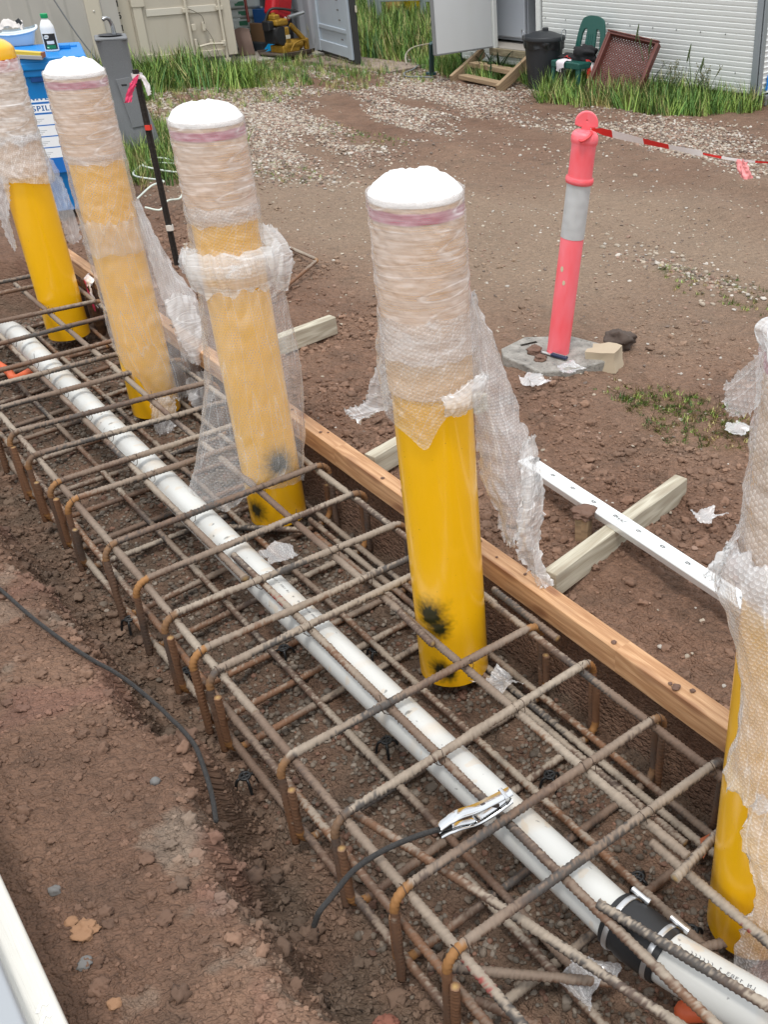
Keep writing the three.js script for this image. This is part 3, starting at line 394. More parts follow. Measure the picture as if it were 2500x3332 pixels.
// B1: bubble wrap all the way down, flaring out to the right
{ const g = bollard(-4.41, 'bollard covered to its foot in bubble wrap flaring far out to the right');
  post(g, yellowPlain); sleeved(g, 1.18, 7);
  part('stretch_film', ring((th, y) => RS + .003 + crinkle(th, y, 51), th => 1.165 + .012 * noise(th * 2, 33), th => 1.496 + .004 * noise(th * 4, 38), 90, 70), filmMat, g);
  part('bubble_wrap', tilt(ring((th, y) => RS + .006 + 1.3 * crinkle(th, y, 54), th => .80 + .02 * noise(th * 2, 4), 1.2, 90, 50)), bubMat, g);
  part('bubble_skirt', sheet([[[-.118, .96, -.03], [-.10, .95, .07], [-.03, .94, .122], [.05, .94, .115], [.11, .94, .06], [.125, .94, -.03]],
    [[-.124, .70, -.02], [-.105, .70, .075], [-.02, .70, .128], [.06, .70, .12], [.14, .70, .07], [.20, .69, -.02]],
    [[-.118, .45, .0], [-.10, .45, .08], [0, .45, .135], [.09, .46, .125], [.19, .48, .08], [.275, .50, -.02]],
    [[-.09, .24, .03], [-.06, .24, .09], [.02, .25, .13], [.11, .26, .13], [.19, .28, .10], [.262, .32, .0]],
    [[-.05, .14, .05], [-.02, .13, .10], [.04, .14, .13], [.11, .13, .13], [.17, .13, .10], [.22, .15, .02]]], { nu: 70, nv: 70, wr: .008, f: 14, seed: 61, rag: .014 }), bubMat, g);
  part('wrap_flap', sheet([[[.10, 1.0, .05], [.12, .99, .01], [.125, .98, -.04]], [[.11, .86, .06], [.155, .85, .02], [.16, .84, -.03]], [[.12, .70, .07], [.18, .70, .02], [.205, .69, -.03]], [[.13, .56, .08], [.21, .57, .03], [.265, .56, -.02]], [[.15, .42, .08], [.22, .42, .04], [.282, .46, -.01]], [[.16, .28, .08], [.21, .29, .05], [.268, .34, 0]]], { nu: 36, nv: 56, wr: .008, f: 15, seed: 62, rag: .012 }), bubMat2, g);
  part('crumpled_film', sheet([[[.13, .58, .10], [.19, .60, .08], [.25, .56, .03]], [[.15, .45, .12], [.21, .46, .10], [.27, .45, .04]], [[.17, .36, .12], [.23, .37, .10], [.275, .38, .05]], [[.19, .28, .11], [.22, .27, .10], [.25, .29, .06]]], { nu: 30, nv: 30, wr: .010, f: 13, seed: 63, rag: .012 }), filmMat2, g);
  part('crumpled_film', sheet([[[.15, .2, .09], [.2, .22, .07], [.26, .2, .02]], [[.14, .13, .12], [.2, .15, .11], [.27, .14, .06]], [[.16, .07, .13], [.21, .06, .12], [.25, .08, .08]]], { nu: 26, nv: 26, wr: .010, f: 14, seed: 65, rag: .012 }), filmMat2, g);
  part('torn_strip', sheet([[[-.02, .16, .125], [.03, .16, .135], [.09, .15, .14]], [[-.03, .05, .14], [.02, .06, .15], [.07, .05, .15]], [[-.03, -.01, .15], [.01, -.01, .16], [.05, 0, .16]]], { nu: 24, nv: 24, wr: .01, f: 24, seed: 66, rag: .012 }), bubMat2, g);
}
// B0: at the left edge, bare yellow dome with red band
{ const g = bollard(-5.62, 'bollard at the left edge with bare yellow dome and red band');
  post(g, yellowPlain, 1.42); part('dome_cap', lathe([[.0001, .045], [.04, .042], [.075, .030], [.098, .012], [RP + .004, -.004], [RP + .004, -.045]], 48).translate(0, 1.462, 0), yellowPlain, g);
  part('reflective_band', new THREE.CylinderGeometry(RP + .0025, RP + .0025, .06, 48, 1, true).translate(0, 1.395, 0), mat(.62, .02, .015, { roughness: .35 }), g);
  part('paper_sleeve', ring(th => RS, .90, 1.36, 56, 6), paperMat, g);
  part('stretch_film', ring((th, y) => RS + .006 + 1.6 * crinkle(th, y, 71), th => 1.05 + .03 * noise(th * 2, 71), th => 1.418 + .012 * noise(th * 4, 78), 90, 60), filmMat2, g);
  part('bubble_wrap', tilt(ring((th, y) => RS + .007 + .012 * sst(1.0, .9, y) + 1.4 * crinkle(th, y, 74), th => .862 + .016 * Math.sin(th * 2 + 2.4) + .006 * noise(th * 9, 4), 1.09, 90, 40)), bubMat2, g);
  part('hanging_wrap', sheet([[[.08, .95, .04], [.12, .95, .0], [.135, .95, -.05]], [[.09, .85, .03], [.135, .86, -.01], [.16, .85, -.06]], [[.10, .72, .02], [.15, .72, -.02], [.178, .73, -.07]], [[.11, .60, .02], [.15, .59, -.02], [.185, .60, -.07]], [[.115, .52, .0], [.15, .51, -.03], [.18, .525, -.07]]], { nu: 30, nv: 44, wr: .008, f: 20, seed: 75, rag: .01 }), bubMat2, g);
  part('hanging_wrap', sheet([[[-.135, .92, -.03], [-.12, .91, .03], [-.075, .90, .095]], [[-.165, .80, -.02], [-.14, .79, .03], [-.09, .82, .09]], [[-.165, .68, -.01], [-.14, .67, .04], [-.12, .70, .07]], [[-.155, .56, .0], [-.142, .53, .03], [-.13, .56, .05]]], { nu: 26, nv: 44, wr: .008, f: 22, seed: 77, rag: .01 }), bubMat2, g);
}
// B4: cut by the right edge of the view
{ const g = bollard(-.842, 'nearest bollard at the right edge, loosely swathed in white bubble wrap over yellow');
  post(g, yellowPlain); sleeved(g, 1.0, 12);
  part('bubble_wrap', tilt(ring((th, y) => RS + .008 + 1.5 * crinkle(th, y, 81) + .006 * noise(y * 14, th), th => 1.02 + .02 * noise(th * 2, 3), th => 1.497, 110, 80)), bubMat2, g);
  part('film_knot', sheet([[[-.09, 1.555, .05], [-.06, 1.57, .08], [0, 1.57, .09]], [[-.125, 1.52, .05], [-.10, 1.53, .09], [-.03, 1.53, .11]], [[-.115, 1.485, .06], [-.09, 1.48, .10], [-.03, 1.49, .115]]], { nu: 26, nv: 26, wr: .01, f: 26, seed: 83 }), filmMat2, g);
  part('wrap_flap', sheet([[[-.115, 1.475, .03], [-.11, 1.44, .05], [-.105, 1.40, .07]], [[-.142, 1.44, .03], [-.135, 1.41, .05], [-.12, 1.38, .07]], [[-.172, 1.405, .03], [-.165, 1.385, .05], [-.155, 1.365, .06]]], { nu: 26, nv: 26, wr: .004, f: 16, seed: 85, rag: .006 }), bubMat, g);
  part('bubble_skirt', sheet([[[-.115, 1.13, -.04], [-.12, 1.12, .05], [-.06, 1.12, .12], [.03, 1.12, .13], [.12, 1.12, .08]], [[-.145, 1.06, -.03], [-.15, 1.05, .06], [-.07, 1.05, .14], [.03, 1.05, .15], [.13, 1.05, .09]], [[-.11, .92, -.01], [-.105, .92, .08], [-.05, .92, .14], [.03, .92, .15], [.13, .92, .09]], [[-.08, .75, .06], [-.075, .75, .10], [-.03, .75, .145], [.04, .75, .15], [.13, .75, .09]], [[-.095, .59, .07], [-.09, .58, .11], [-.03, .57, .145], [.04, .58, .15], [.13, .6, .1]]], { nu: 60, nv: 60, wr: .008, f: 15, seed: 87, rag: .012 }), bubMat2, g);
  part('wrap_tuft', sheet([[[-.12, 1.09, .04], [-.14, 1.10, .05], [-.13, 1.12, .06]], [[-.15, 1.065, .04], [-.165, 1.07, .06], [-.14, 1.085, .08]], [[-.16, 1.045, .04], [-.17, 1.045, .06], [-.145, 1.03, .085]]], { nu: 26, nv: 26, wr: .012, f: 36, seed: 88, rag: .012 }), filmMat2, g);
  part('hanging_wrap', sheet([[[-.03, .60, .135], [.02, .60, .15], [.09, .6, .13]], [[-.045, .48, .14], [.02, .47, .16], [.09, .47, .14]], [[.0, .34, .15], [.04, .33, .165], [.10, .33, .14]], [[-.02, .2, .145], [.03, .2, .165], [.08, .2, .15]], [[-.025, .08, .15], [.02, .07, .17], [.06, .08, .16]], [[.0, -.0, .16], [.02, -.01, .175], [.05, .0, .165]]], { nu: 34, nv: 60, wr: .008, f: 17, seed: 89, rag: .012 }), bubMat2, g);
}
// ---------------------------------------------------------------- timber, braces, staff
const woodTex = (a, b, c, s, knot = .8) => tex(512, (u, v) => { const w = v * 9 + .5 * noise(u * 3 + s, v * 4) + 1.2 * noise(u * 1.2 + s, 2.2), g = .5 + .5 * Math.sin(w * 7 + 2.5 * noise(u * 2 + s, v * 12)), f = noise(u * 12 + s, v * 120), q = Math.max(0, noise(u * 4.3 + s, v * 5.1) - .5) * knot; const k = clamp(.25 + .5 * g + .25 * f); return [lerp(a[0], b[0], k) * (1 - q), lerp(a[1], b[1], k) * (1 - 1.3 * q), lerp(a[2], b[2], k) * (1 - 1.4 * q)].map((x, i) => lerp(x, c[i], clamp(noise(u * 5 + s, v * 7 + 3) * .9 - .12))); }, { srgb: true, rep: [1.3, 3.2] });
const pineMat = mat(1, 1, 1, { map: woodTex([.64, .46, .31], [.84, .68, .52], [.70, .54, .40], 1), roughness: .62, bumpMap: tex(256, (u, v) => .5 + .4 * noise(u * 5, v * 90, 0), { rep: [1.3, 3.2] }), bumpScale: .0015 });
const greyWood = mat(1, 1, 1, { map: woodTex([.62, .58, .50], [.80, .78, .71], [.55, .50, .43], 5), roughness: .75, bumpMap: pineMat.bumpMap, bumpScale: .0015 });
const darkWood = mat(1, 1, 1, { map: woodTex([.33, .23, .16], [.50, .37, .25], [.25, .18, .13], 9), roughness: .85, bumpMap: pineMat.bumpMap, bumpScale: .002 });
const stepWood = mat(1, 1, 1, { map: woodTex([.55, .46, .36], [.70, .60, .48], [.58, .53, .43], 13), roughness: .85 });
const endMat = mat(.62, .45, .28, { roughness: .8 });
const mudMat = mat(.16, .094, .068, { roughness: .92, bumpMap: rep(soilBump, 3, 3), bumpScale: .006 });
const lump = (r, x, y, z, s, sy = .6) => jitter(jitter(new THREE.IcosahedronGeometry(r, r > .015 ? 6 : 2), r * .55, 1.6 / r, s), r * .30, 4.5 / r, s + 3).scale(1, sy, 1).translate(x, y, z);
{ const g = thing('form_timber', 'long orange pine formwork timber laid along the far edge of the trench', 'timber', [0, 0, 0]);
  part('board', beam([-6.28, .281, -1.521], [.15, .279, -1.514], .060, .080, V(0, 1, 0), .0035), pineMat, g);
  const bits = []; const R = rng(5); for (let k = 0; k < 26; k++) { const x = lerp(-5, -.6, R()); bits.push(lump(.004 + .006 * R() * R(), x, .322, -1.5 - .035 * R(), k)); } bits.push(lump(.016, -2.62, .325, -1.52, 4), lump(.012, -2.58, .325, -1.515, 7), lump(.011, -1.31, .325, -1.50, 8)); part('mud_crumbs', merge(bits), mudMat, g).userData.kind = 'stuff'; }
{ const p = thing('timber_peg', 'grey-brown hardwood peg holding the left end of the pine timber', 'peg', [-5.68, 0, -1.463]); part('peg', bx(.045, .42, .04, 0, .09, 0, .004, .02, .1, .03), darkWood, p); }
const tapeTexRW = canvasTex(256, 32, (c, w, h) => { c.fillStyle = '#f4efee'; c.fillRect(0, 0, w, h); c.fillStyle = '#e2322e'; c.fillRect(0, 0, 105, h); });
tapeTexRW.wrapS = tapeTexRW.wrapT = THREE.RepeatWrapping;
const rwTape = mat(1, 1, 1, { map: tapeTexRW, roughness: .45, side: THREE.DoubleSide });
const pinkTape = mat(.82, .06, .17, { roughness: .4, side: THREE.DoubleSide }), whiteTape = mat(.85, .8, .8, { roughness: .4, side: THREE.DoubleSide });
{ const g = thing('flagging_tape', 'pink and white flagging tape knotted on the pine timber by the leftmost bollards', 'tape', [-5.62, .31, -1.47]);
  part('loop', sheet([[[-.05, .02, -.02], [0, .03, .01], [.06, .02, .0]], [[-.06, .0, .015], [0, .0, .03], [.07, 0, .02]], [[-.05, -.03, .02], [.01, -.03, .03], [.05, -.02, .02]]], { nu: 20, nv: 16, wr: .008, f: 40, seed: 4 }), whiteTape, g); part('tail', sheet([[[-.02, -.0, .03], [.01, -.0, .035]], [[-.01, -.07, .035], [.02, -.08, .03]], [[.03, -.16, .03], [.05, -.16, .03]]], { nu: 8, nv: 20, wr: .006, f: 30, seed: 5 }), pinkTape, g); part('tail', sheet([[[.03, -.01, .03], [.06, -.0, .03]], [[.05, -.07, .035], [.08, -.07, .03]], [[.09, -.13, .03], [.11, -.12, .03]]], { nu: 8, nv: 20, wr: .006, f: 30, seed: 6 }), whiteTape, g); }
for (const [a, b, l] of [[[-4.155, .274, -1.56], [-4.262, .276, -2.165], 'weathered white brace timber poking out behind the bubble-wrap skirt'], [[-2.93, .274, -1.56], [-3.09, .274, -2.2], 'weathered white brace timber half hidden behind the yellow bollard'], [[-1.925, .276, -1.585], [-2.065, .276, -2.312], 'weathered white brace timber lying under the aluminium straightedge']]) { const o = solo('brace_timber', beam(a, b, .052, .088, V(0, 1, 0), .004), greyWood, l, 'timber', 'white brace timbers butted against the form timber'); }
{ const g = thing('survey_peg', 'short square timber peg capped with dark mud beside the straightedge', 'peg', [-2.092, 0, -1.872]); part('peg', bx(.046, .26, .046, 0, .20, 0, .003, .03, .5, -.02), stepWood, g); part('mud_cap', lump(.040, 0, .335, 0, 3, .5), mudMat, g); }
{ // levelling staff: flat aluminium profile, graduations on top
  const t = canvasTex(2048, 96, (c, w, h) => { c.fillStyle = '#e9ebea'; c.fillRect(0, 0, w, h); c.fillStyle = '#a9b0b0'; c.fillRect(0, 20, w, 2); c.fillRect(0, 58, w, 2); c.strokeStyle = '#6d7474'; for (let x = 0; x < w; x += 8.2) { c.lineWidth = 2.2; c.beginPath(); c.moveTo(x, 26); c.lineTo(x - 3, x % 82 < 9 ? 54 : 44); c.stroke(); } c.fillStyle = '#222'; c.font = 'bold 34px sans-serif'; for (let k = 0; k < 14; k++) { c.save(); c.translate(60 + k * 145, 40); c.rotate(PI / 2); c.fillText('0', -10, 12); c.restore(); } c.strokeStyle = '#333'; c.lineWidth = 2; for (const x of [640, 700]) { c.beginPath(); c.moveTo(x, 12); c.lineTo(x - 8, 92); c.stroke(); } c.lineWidth = 3; c.beginPath(); c.moveTo(655, 40); c.lineTo(690, 46); c.lineTo(676, 34); c.moveTo(690, 46); c.lineTo(674, 56); c.moveTo(662, 34); c.lineTo(668, 54); c.stroke(); });
  const A = V(-2.50, .334, -1.950), B = V(-.9, .334, -1.868), g = thing('measuring_staff', 'long white aluminium straightedge with ruler marks lying across the brace timber', 'straightedge'), alu = mat(.78, .79, .79, { roughness: .3, metalness: .6 });
  part('profile', beam([A.x, .331, A.z], [B.x, .331, B.z], .066, .022, V(0, 1, 0), .002), alu, g);
  const d = B.clone().sub(A), len = d.length(), f = new THREE.PlaneGeometry(len, .062).rotateX(-PI / 2).rotateY(-Math.atan2(d.z, d.x)).translate((A.x + B.x) / 2, .3435, (A.z + B.z) / 2); part('scale_face', f, mat(1, 1, 1, { map: t, roughness: .4 }), g);
  part('lock_clip', merge([bx(.03, .03, .012, -2.38, .334, -1.907, .003), bx(.022, .006, .04, -2.46, .346, -1.965, .002)]), mat(.02, .02, .022, { roughness: .5 }), g); }

// ---------------------------------------------------------------- delineator post and what lies on its base
const rbr = mat(.36, .345, .32, { roughness: .85, map: tex(512, (u, v) => { const n = fbm(u * 8, v * 8, 4, 8), m = noise(u * 40, v * 40, 40); const c = .78 + .5 * n + (m > .6 ? .15 : 0) - (m < -.55 ? .25 : 0); return [c, c * .985, c * .95]; }, { rep: [2.5, 2.5] }), bumpMap: rep(soilBump, 2, 2), bumpScale: .003 });
{ const bxx = -3.238, bz = -2.733, turn = Math.atan2(3.238, 2.733), lean = -.125;
  const g = thing('delineator_post', 'faded red plastic delineator post with silver reflective sleeve on a heavy rubber base', 'delineator', [bxx, 0, bz], turn);
  const sh = new THREE.Shape(); [[-.235, .045], [-.14, .17], [.06, .175], [.225, .06], [.215, -.08], [.03, -.185], [-.07, -.19], [-.225, -.03]].forEach(([x, y], i) => i ? sh.lineTo(x, y) : sh.moveTo(x, y)); sh.closePath();
  const hole = new THREE.Path(); hole.moveTo(-.165, .085); hole.lineTo(-.095, .125); hole.lineTo(-.085, .108); hole.lineTo(-.155, .068); sh.holes.push(hole);
  const base = new THREE.ExtrudeGeometry(sh, { depth: .044, bevelEnabled: true, bevelThickness: .006, bevelSize: .008, bevelSegments: 2 }).rotateX(-PI / 2).scale(1.06, 1, 1.06).translate(.0, .246, 0); part('base', base, rbr, g);
  const pole = new THREE.Group(); pole.name = 'post'; pole.position.set(0, .285, 0); pole.rotation.z = lean; g.add(pole);
  const pinkish = mat(.92, .20, .24, { roughness: .45, map: tex(256, (u, v) => { const n = fbm(u * 4, v * 10, 3); const k = clamp(.75 + .5 * n); return [1, k, k]; }) });
  part('tube', lathe([[.054, -.03], [.052, 0], [.050, .03], [.0495, .54], [.0001, .54]], 40), pinkish, pole);
  part('reflective_sleeve', lathe([[.0505, .54], [.0508, .545], [.0508, .765], [.0505, .77]], 40), mat(.62, .64, .65, { roughness: .36, metalness: .15, map: tex(256, (u, v) => .92 + .1 * noise(u * 8, v * 20) - .12 * Math.max(0, noise(u * 3, v * 40) - .4)) }), pole);
  part('collar', lathe([[.049, .765], [.057, .768], [.0595, .78], [.057, .792], [.0505, .796], [.0505, .92], [.055, .93], [.0565, .945], [.053, .962], [.042, .974], [.02, .98], [.0001, .98]], 40), pinkish, pole);
  const hs = new THREE.Shape(); hs.absarc(0, .0, .043, -.15, PI + .15, false); hs.lineTo(-.014, -.012); hs.lineTo(-.012, -.05); hs.lineTo(.012, -.05); hs.lineTo(.014, -.012); const hh = new THREE.Path(); hh.absarc(0, .012, .006, 0, TAU, true); hs.holes.push(hh);
  part('handle', new THREE.ExtrudeGeometry(hs, { depth: .014, bevelEnabled: true, bevelThickness: .004, bevelSize: .004, bevelSegments: 2, curveSegments: 20 }).translate(0, 1.003, -.007), pinkish, pole);
  part('scuff_marks', merge([[-.62, .41], [-.30, .352]].map(([a, y], i) => { const q = new THREE.CircleGeometry(.007 - i * .001, 7).scale(1.1, 1.9, 1); return q.rotateY(a).translate(Math.sin(a) * .0503, y, Math.cos(a) * .0503); })), mat(.62, .55, .38, { roughness: .8 }), pole);
  // barrier tape from the handle
  const T = [[-3.13, 1.262, -2.83], [-2.95, 1.235, -2.92], [-2.72, 1.215, -3.0], [-2.55, 1.205, -3.06], [-2.3, 1.215, -3.16], [-1.9, 1.24, -3.3]], bt = thing('barrier_tape', 'red and white barrier tape stretched from the delineator off to the right', 'barrier tape');
  const cv = new THREE.CatmullRomCurve3(T.map(p => V(...p))), n = 120, pos = [], uv = [], idx = []; let tw = 0;
  for (let i = 0; i <= n; i++) { const u = i / n, p = cv.getPoint(u), d = cv.getTangent(u), side = V(0, 1, 0).applyAxisAngle(d, .35 + .6 * Math.sin(u * 9) * u), hw = .016 * (u < .05 ? .35 + 13 * u : u > .43 ? .3 : 1) * (.85 + .2 * Math.sin(u * 14)); for (const s of [-1, 0, 1]) { pos.push(p.x + side.x * hw * s, p.y + side.y * hw * s, p.z + side.z * hw * s); uv.push(u * 4.6, (s + 1) / 2); } }
  for (let i = 0; i < n; i++) for (let j = 0; j < 2; j++) { const a = i * 3 + j, b = a + 3; idx.push(a, b, a + 1, b, b + 1, a + 1); }
  const G = new THREE.BufferGeometry(); G.setAttribute('position', new THREE.Float32BufferAttribute(pos, 3)); G.setAttribute('uv', new THREE.Float32BufferAttribute(uv, 2)); G.setIndex(idx); G.computeVertexNormals(); part('strip', G, rwTape, bt);
  part('knot_tassel', sheet([[[-2.56, 1.205, -3.055], [-2.53, 1.21, -3.06], [-2.51, 1.20, -3.06]], [[-2.55, 1.18, -3.05], [-2.52, 1.18, -3.05], [-2.5, 1.185, -3.06]], [[-2.535, 1.15, -3.05], [-2.50, 1.145, -3.045], [-2.475, 1.155, -3.06]]], { nu: 16, nv: 18, wr: .008, f: 60, seed: 3 }), mat(.85, .3, .3, { roughness: .5, side: THREE.DoubleSide }), bt);
  part('handle_wrap', tube([[-3.155, 1.235, -2.80], [-3.13, 1.25, -2.83], [-3.11, 1.24, -2.80], [-3.12, 1.225, -2.77], [-3.16, 1.23, -2.79]], .006, 24, 6), mat(.8, .07, .08, { roughness: .5 }), bt);
}
{ const L0 = thing('box_cutter', 'silver and navy box cutter left on the rubber delineator base', 'knife', [-3.205, .305, -2.685], .25); part('blade_case', bx(.062, .007, .016, -.045, 0, 0, .002), mat(.6, .6, .58, { roughness: .3, metalness: .8 }), L0); part('grip', bx(.085, .014, .024, .028, .003, .0, .005), mat(.02, .03, .075, { roughness: .35 }), L0); part('rail', bx(.07, .004, .006, .03, .012, 0, .001), mat(.55, .55, .55, { roughness: .25, metalness: .9 }), L0); }
solo('mud_lump', lump(.033, -3.305, .305, -2.655, 11, .65), mudMat, 'larger crumbly mud lump on the left of the rubber base', 'clod', 'mud on the delineator base');
solo('mud_lump', lump(.026, -3.225, .303, -2.622, 13, .55), mudMat, 'small mud lump by the front edge of the rubber base', 'clod', 'mud on the delineator base');
{ const rock = toCreasedNormals(jitter(new THREE.BoxGeometry(.135, .095, .11, 4, 3, 3), .028, 17, 3).toNonIndexed(), .45); solo('sandstone_rock', rock.rotateY(.5).rotateZ(.12).translate(-3.06, .285, -2.86), mat(.60, .50, .37, { roughness: .9, map: rbr.map, bumpMap: rep(soilBump, 2, 2), bumpScale: .006 }), 'pale broken sandstone rock leaning on the right of the rubber base', 'rock'); }
solo('dark_clod', lump(.062, -3.185, .28, -3.07, 21, .8), mat(.085, .062, .05, { roughness: .9, bumpMap: rep(soilBump, 2, 2), bumpScale: .008 }), 'round dark clod of earth behind the sandstone rock', 'clod');
for (const [x, z, s, y, l, m, seed] of [[-3.085, -2.66, .055, .275, 'scrap of clear bubble wrap against the front of the rubber base', bubMat2, 1], [-3.10, -2.485, .06, .255, 'white torn plastic scrap on mud between bollard and delineator', filmMat2, 2], [-1.87, -2.24, .045, .26, 'small white plastic scrap on mud near the straightedge end', filmMat2, 3], [-2.20, -2.78, .05, .27, 'white plastic scrap on mud beside the small grass patch', filmMat2, 4], [-2.92, -1.15, .06, .05, 'grey crumpled film scrap under the cage near the pipe', bubMat2, 5], [-.985, -.895, .06, .03, 'crumpled clear plastic scrap on the trench floor near the coupling', bubMat2, 6], [-1.86, -1.33, .055, .05, 'crumpled plastic scrap on the trench floor behind the burnt yellow bollard', bubMat2, 7]])
  solo('plastic_scrap', sheet([0, 1, 2, 3].map(i => [0, 1, 2, 3].map(j => { const R = rng(seed * 50 + i * 4 + j); return [x + (i - 1.5) * s * .6 + (R() - .5) * s * .7, y + .010 + .024 * R() * (s / .05), z + (j - 1.5) * s * .6 + (R() - .5) * s * .7]; })), { nu: 26, nv: 26, wr: .005, f: 34, seed, rag: .004 }), m, l, 'plastic scrap', 'torn plastic lying about');
// stones that can be told apart on the bank
const clayRock = mat(.30, .165, .09, { roughness: .85, bumpMap: rep(soilBump, 2, 2), bumpScale: .004 }), greyRock = mat(.16, .155, .15, { roughness: .8 }), redRock = mat(.27, .11, .075, { roughness: .9, bumpMap: rep(soilBump, 2, 2), bumpScale: .004 });
for (const [x, z, r, m, sy, l] of [[-1.63, -.085, .026, clayRock, .4, 'flat tan stone on the bank near the white sill'], [-1.675, -.07, .014, clayRock, .6, 'small tan stone behind the flat tan stone'], [-1.78, -.07, .013, greyRock, .8, 'small angular grey stone beside the white sill'], [-1.25, -.53, .028, redRock, .7, 'red brick-like stone at the foot of the bank by the cage'], [-1.97, -.36, .012, greyRock, .9, 'little black and white stone on the bank crest'], [-1.43, -.075, .014, clayRock, .5, 'orange stone on the bank low by the sill'], [-1.55, -.06, .015, greyRock, .55, 'dark slaty stone nearest the white sill']]) { const y = Hg(x, z); solo('bank_stone', lump(r, x, y + r * sy * .35, z, x * 7, sy), m, l, 'stone', 'stones on the near bank'); }

// ---------------------------------------------------------------- leads, hoses, rod
const blackLead = mat(.045, .043, .042, { roughness: .6, bumpMap: rep(soilBump, 1, 1), bumpScale: .002 });
{ const P = [[-3.4, -.20], [-3.04, -.285], [-2.76, -.335], [-2.54, -.39], [-2.38, -.45], [-2.25, -.475], [-2.13, -.478], [-2.02, -.482], [-1.95, -.472], [-1.86, -.452], [-1.775, -.425]].map(([x, z]) => V(x, 0, z)), cv = new THREE.CatmullRomCurve3(P), Q = []; for (let i = 0; i <= 70; i++) { const p = cv.getPoint(i / 70); let y = -1; for (const [a, b] of [[0, 0], [.012, 0], [-.012, 0], [0, .012], [0, -.012], [.02, .02], [-.02, -.02], [0, .025], [0, -.025]]) y = Math.max(y, Hg(p.x + a, p.z + b)); Q.push([p.x, y + .011, p.z]); } for (let k = 0; k < 60; k++) for (let i = 1; i < 70; i++) Q[i][1] = Math.max(Q[i][1], (Q[i - 1][1] + Q[i + 1][1]) / 2); solo('black_cable', capped(Q, .006, 220, 8), blackLead, 'muddy black cable snaking down the bank beside the cage', 'cable'); }
{ const g = thing('welding_clamp', 'shiny steel earth clamp with black lead resting on the stirrups', 'clamp'); const st = mat(.66, .67, .68, { roughness: .16, metalness: 1 });
  const jaw = (y0, dz) => { const n = 14, pos = []; const s = new THREE.Shape(); for (let i = 0; i <= n; i++) { const t = i / n; s.lineTo ? 0 : 0; pos.push([t, .014 * Math.sin(t * PI) + .006 * Math.sin(t * 9)]); } return pos; };
  const A = V(-1.345, .305, -.775), B = V(-1.315, .31, -.955), path = (dy, bow) => [0, .25, .5, .75, 1].map(t => { const p = A.clone().lerp(B, t); p.y += dy + bow * Math.sin(t * PI) + .006 * Math.sin(t * 8); return p; });
  const strip = (pts, w) => { const c = new THREE.CatmullRomCurve3(pts), n = 24, G = []; const X = V(1, 0, .15).normalize(); const rows = []; for (let i = 0; i <= n; i++) { const p = c.getPoint(i / n); rows.push(p); } const pos = [], idx = [], uv = []; rows.forEach((p, i) => { const ww = w * (i < 4 ? .85 : 1); for (const [s, h] of [[-1, -.006], [-.85, .002], [.85, .002], [1, -.006]]) { pos.push(p.x + X.x * ww * s, p.y + h, p.z + X.z * ww * s); uv.push(0, 0); } }); for (let i = 0; i < n; i++) for (let j = 0; j < 3; j++) { const a = i * 4 + j, b = a + 4; idx.push(a, b, a + 1, b, b + 1, a + 1); } const q = new THREE.BufferGeometry(); q.setAttribute('position', new THREE.Float32BufferAttribute(pos, 3)); q.setAttribute('uv', new THREE.Float32BufferAttribute(uv, 2)); q.setIndex(idx); q.computeVertexNormals(); return q; };
  const sm = st.clone(); sm.side = THREE.DoubleSide; part('upper_jaw', strip(path(.012, .008), .013), sm, g); part('lower_jaw', strip(path(-.014, -.008), .012), sm, g); part('pivot_bolt', merge([rod([-1.335, .325, -.94], [-1.30, .325, -.935], .0055, 8), rod([-1.33, .30, -.86], [-1.31, .30, -.86], .005, 8)]), st, g); part('spring', tube([[-1.33, .315, -.86], [-1.325, .32, -.89], [-1.318, .30, -.92]], .006, 14, 6), mat(.05, .04, .04, { roughness: .4 }), g);
  part('lead', capped([[-1.34, .302, -.80], [-1.365, .303, -.73], [-1.385, .298, -.645], [-1.395, .28, -.58], [-1.39, .25, -.52], [-1.385, .235, -.485], [-1.385, .205, -.468]], .0065, 60, 8), blackLead, g); }
{ const g = thing('bent_rod', 'rusty bent steel rod with hooked end lying on the spoil', 'steel rod'); part('rod', rebar([[-4.82, .262, -2.10], [-5.17, .285, -2.58], [-5.48, .282, -2.57]], { bend: .05, mud: .1, rust: .75, seed: 300, r: .0085 }), rebarMat, g); }
const orangeMat = mat(.72, .14, .05, { roughness: .5 });
solo('orange_conduit', capped([[-5.45, .14, -.80], [-5.2, .10, -.87], [-5.07, .10, -.87], [-4.98, .14, -.90], [-4.95, .17, -.95]], .02, 50, 12), orangeMat, 'faded orange flexible conduit coming up at the left edge of the trench', 'conduit');
solo('orange_conduit', capped([[-.80, .02, -1.02], [-.70, .04, -1.12], [-.58, .05, -1.20], [-.4, .05, -1.3]], .024, 40, 12), orangeMat, 'orange conduit under the pipe at the lower right corner', 'conduit');
solo('terracotta_shard', new THREE.CylinderGeometry(.001, .05, .02, 3).rotateZ(.9).rotateY(.6).translate(-1.07, .05, -1.37), mat(.42, .12, .05, { roughness: .8 }), 'triangular orange terracotta shard under the cage by the nearest bollard', 'shard');
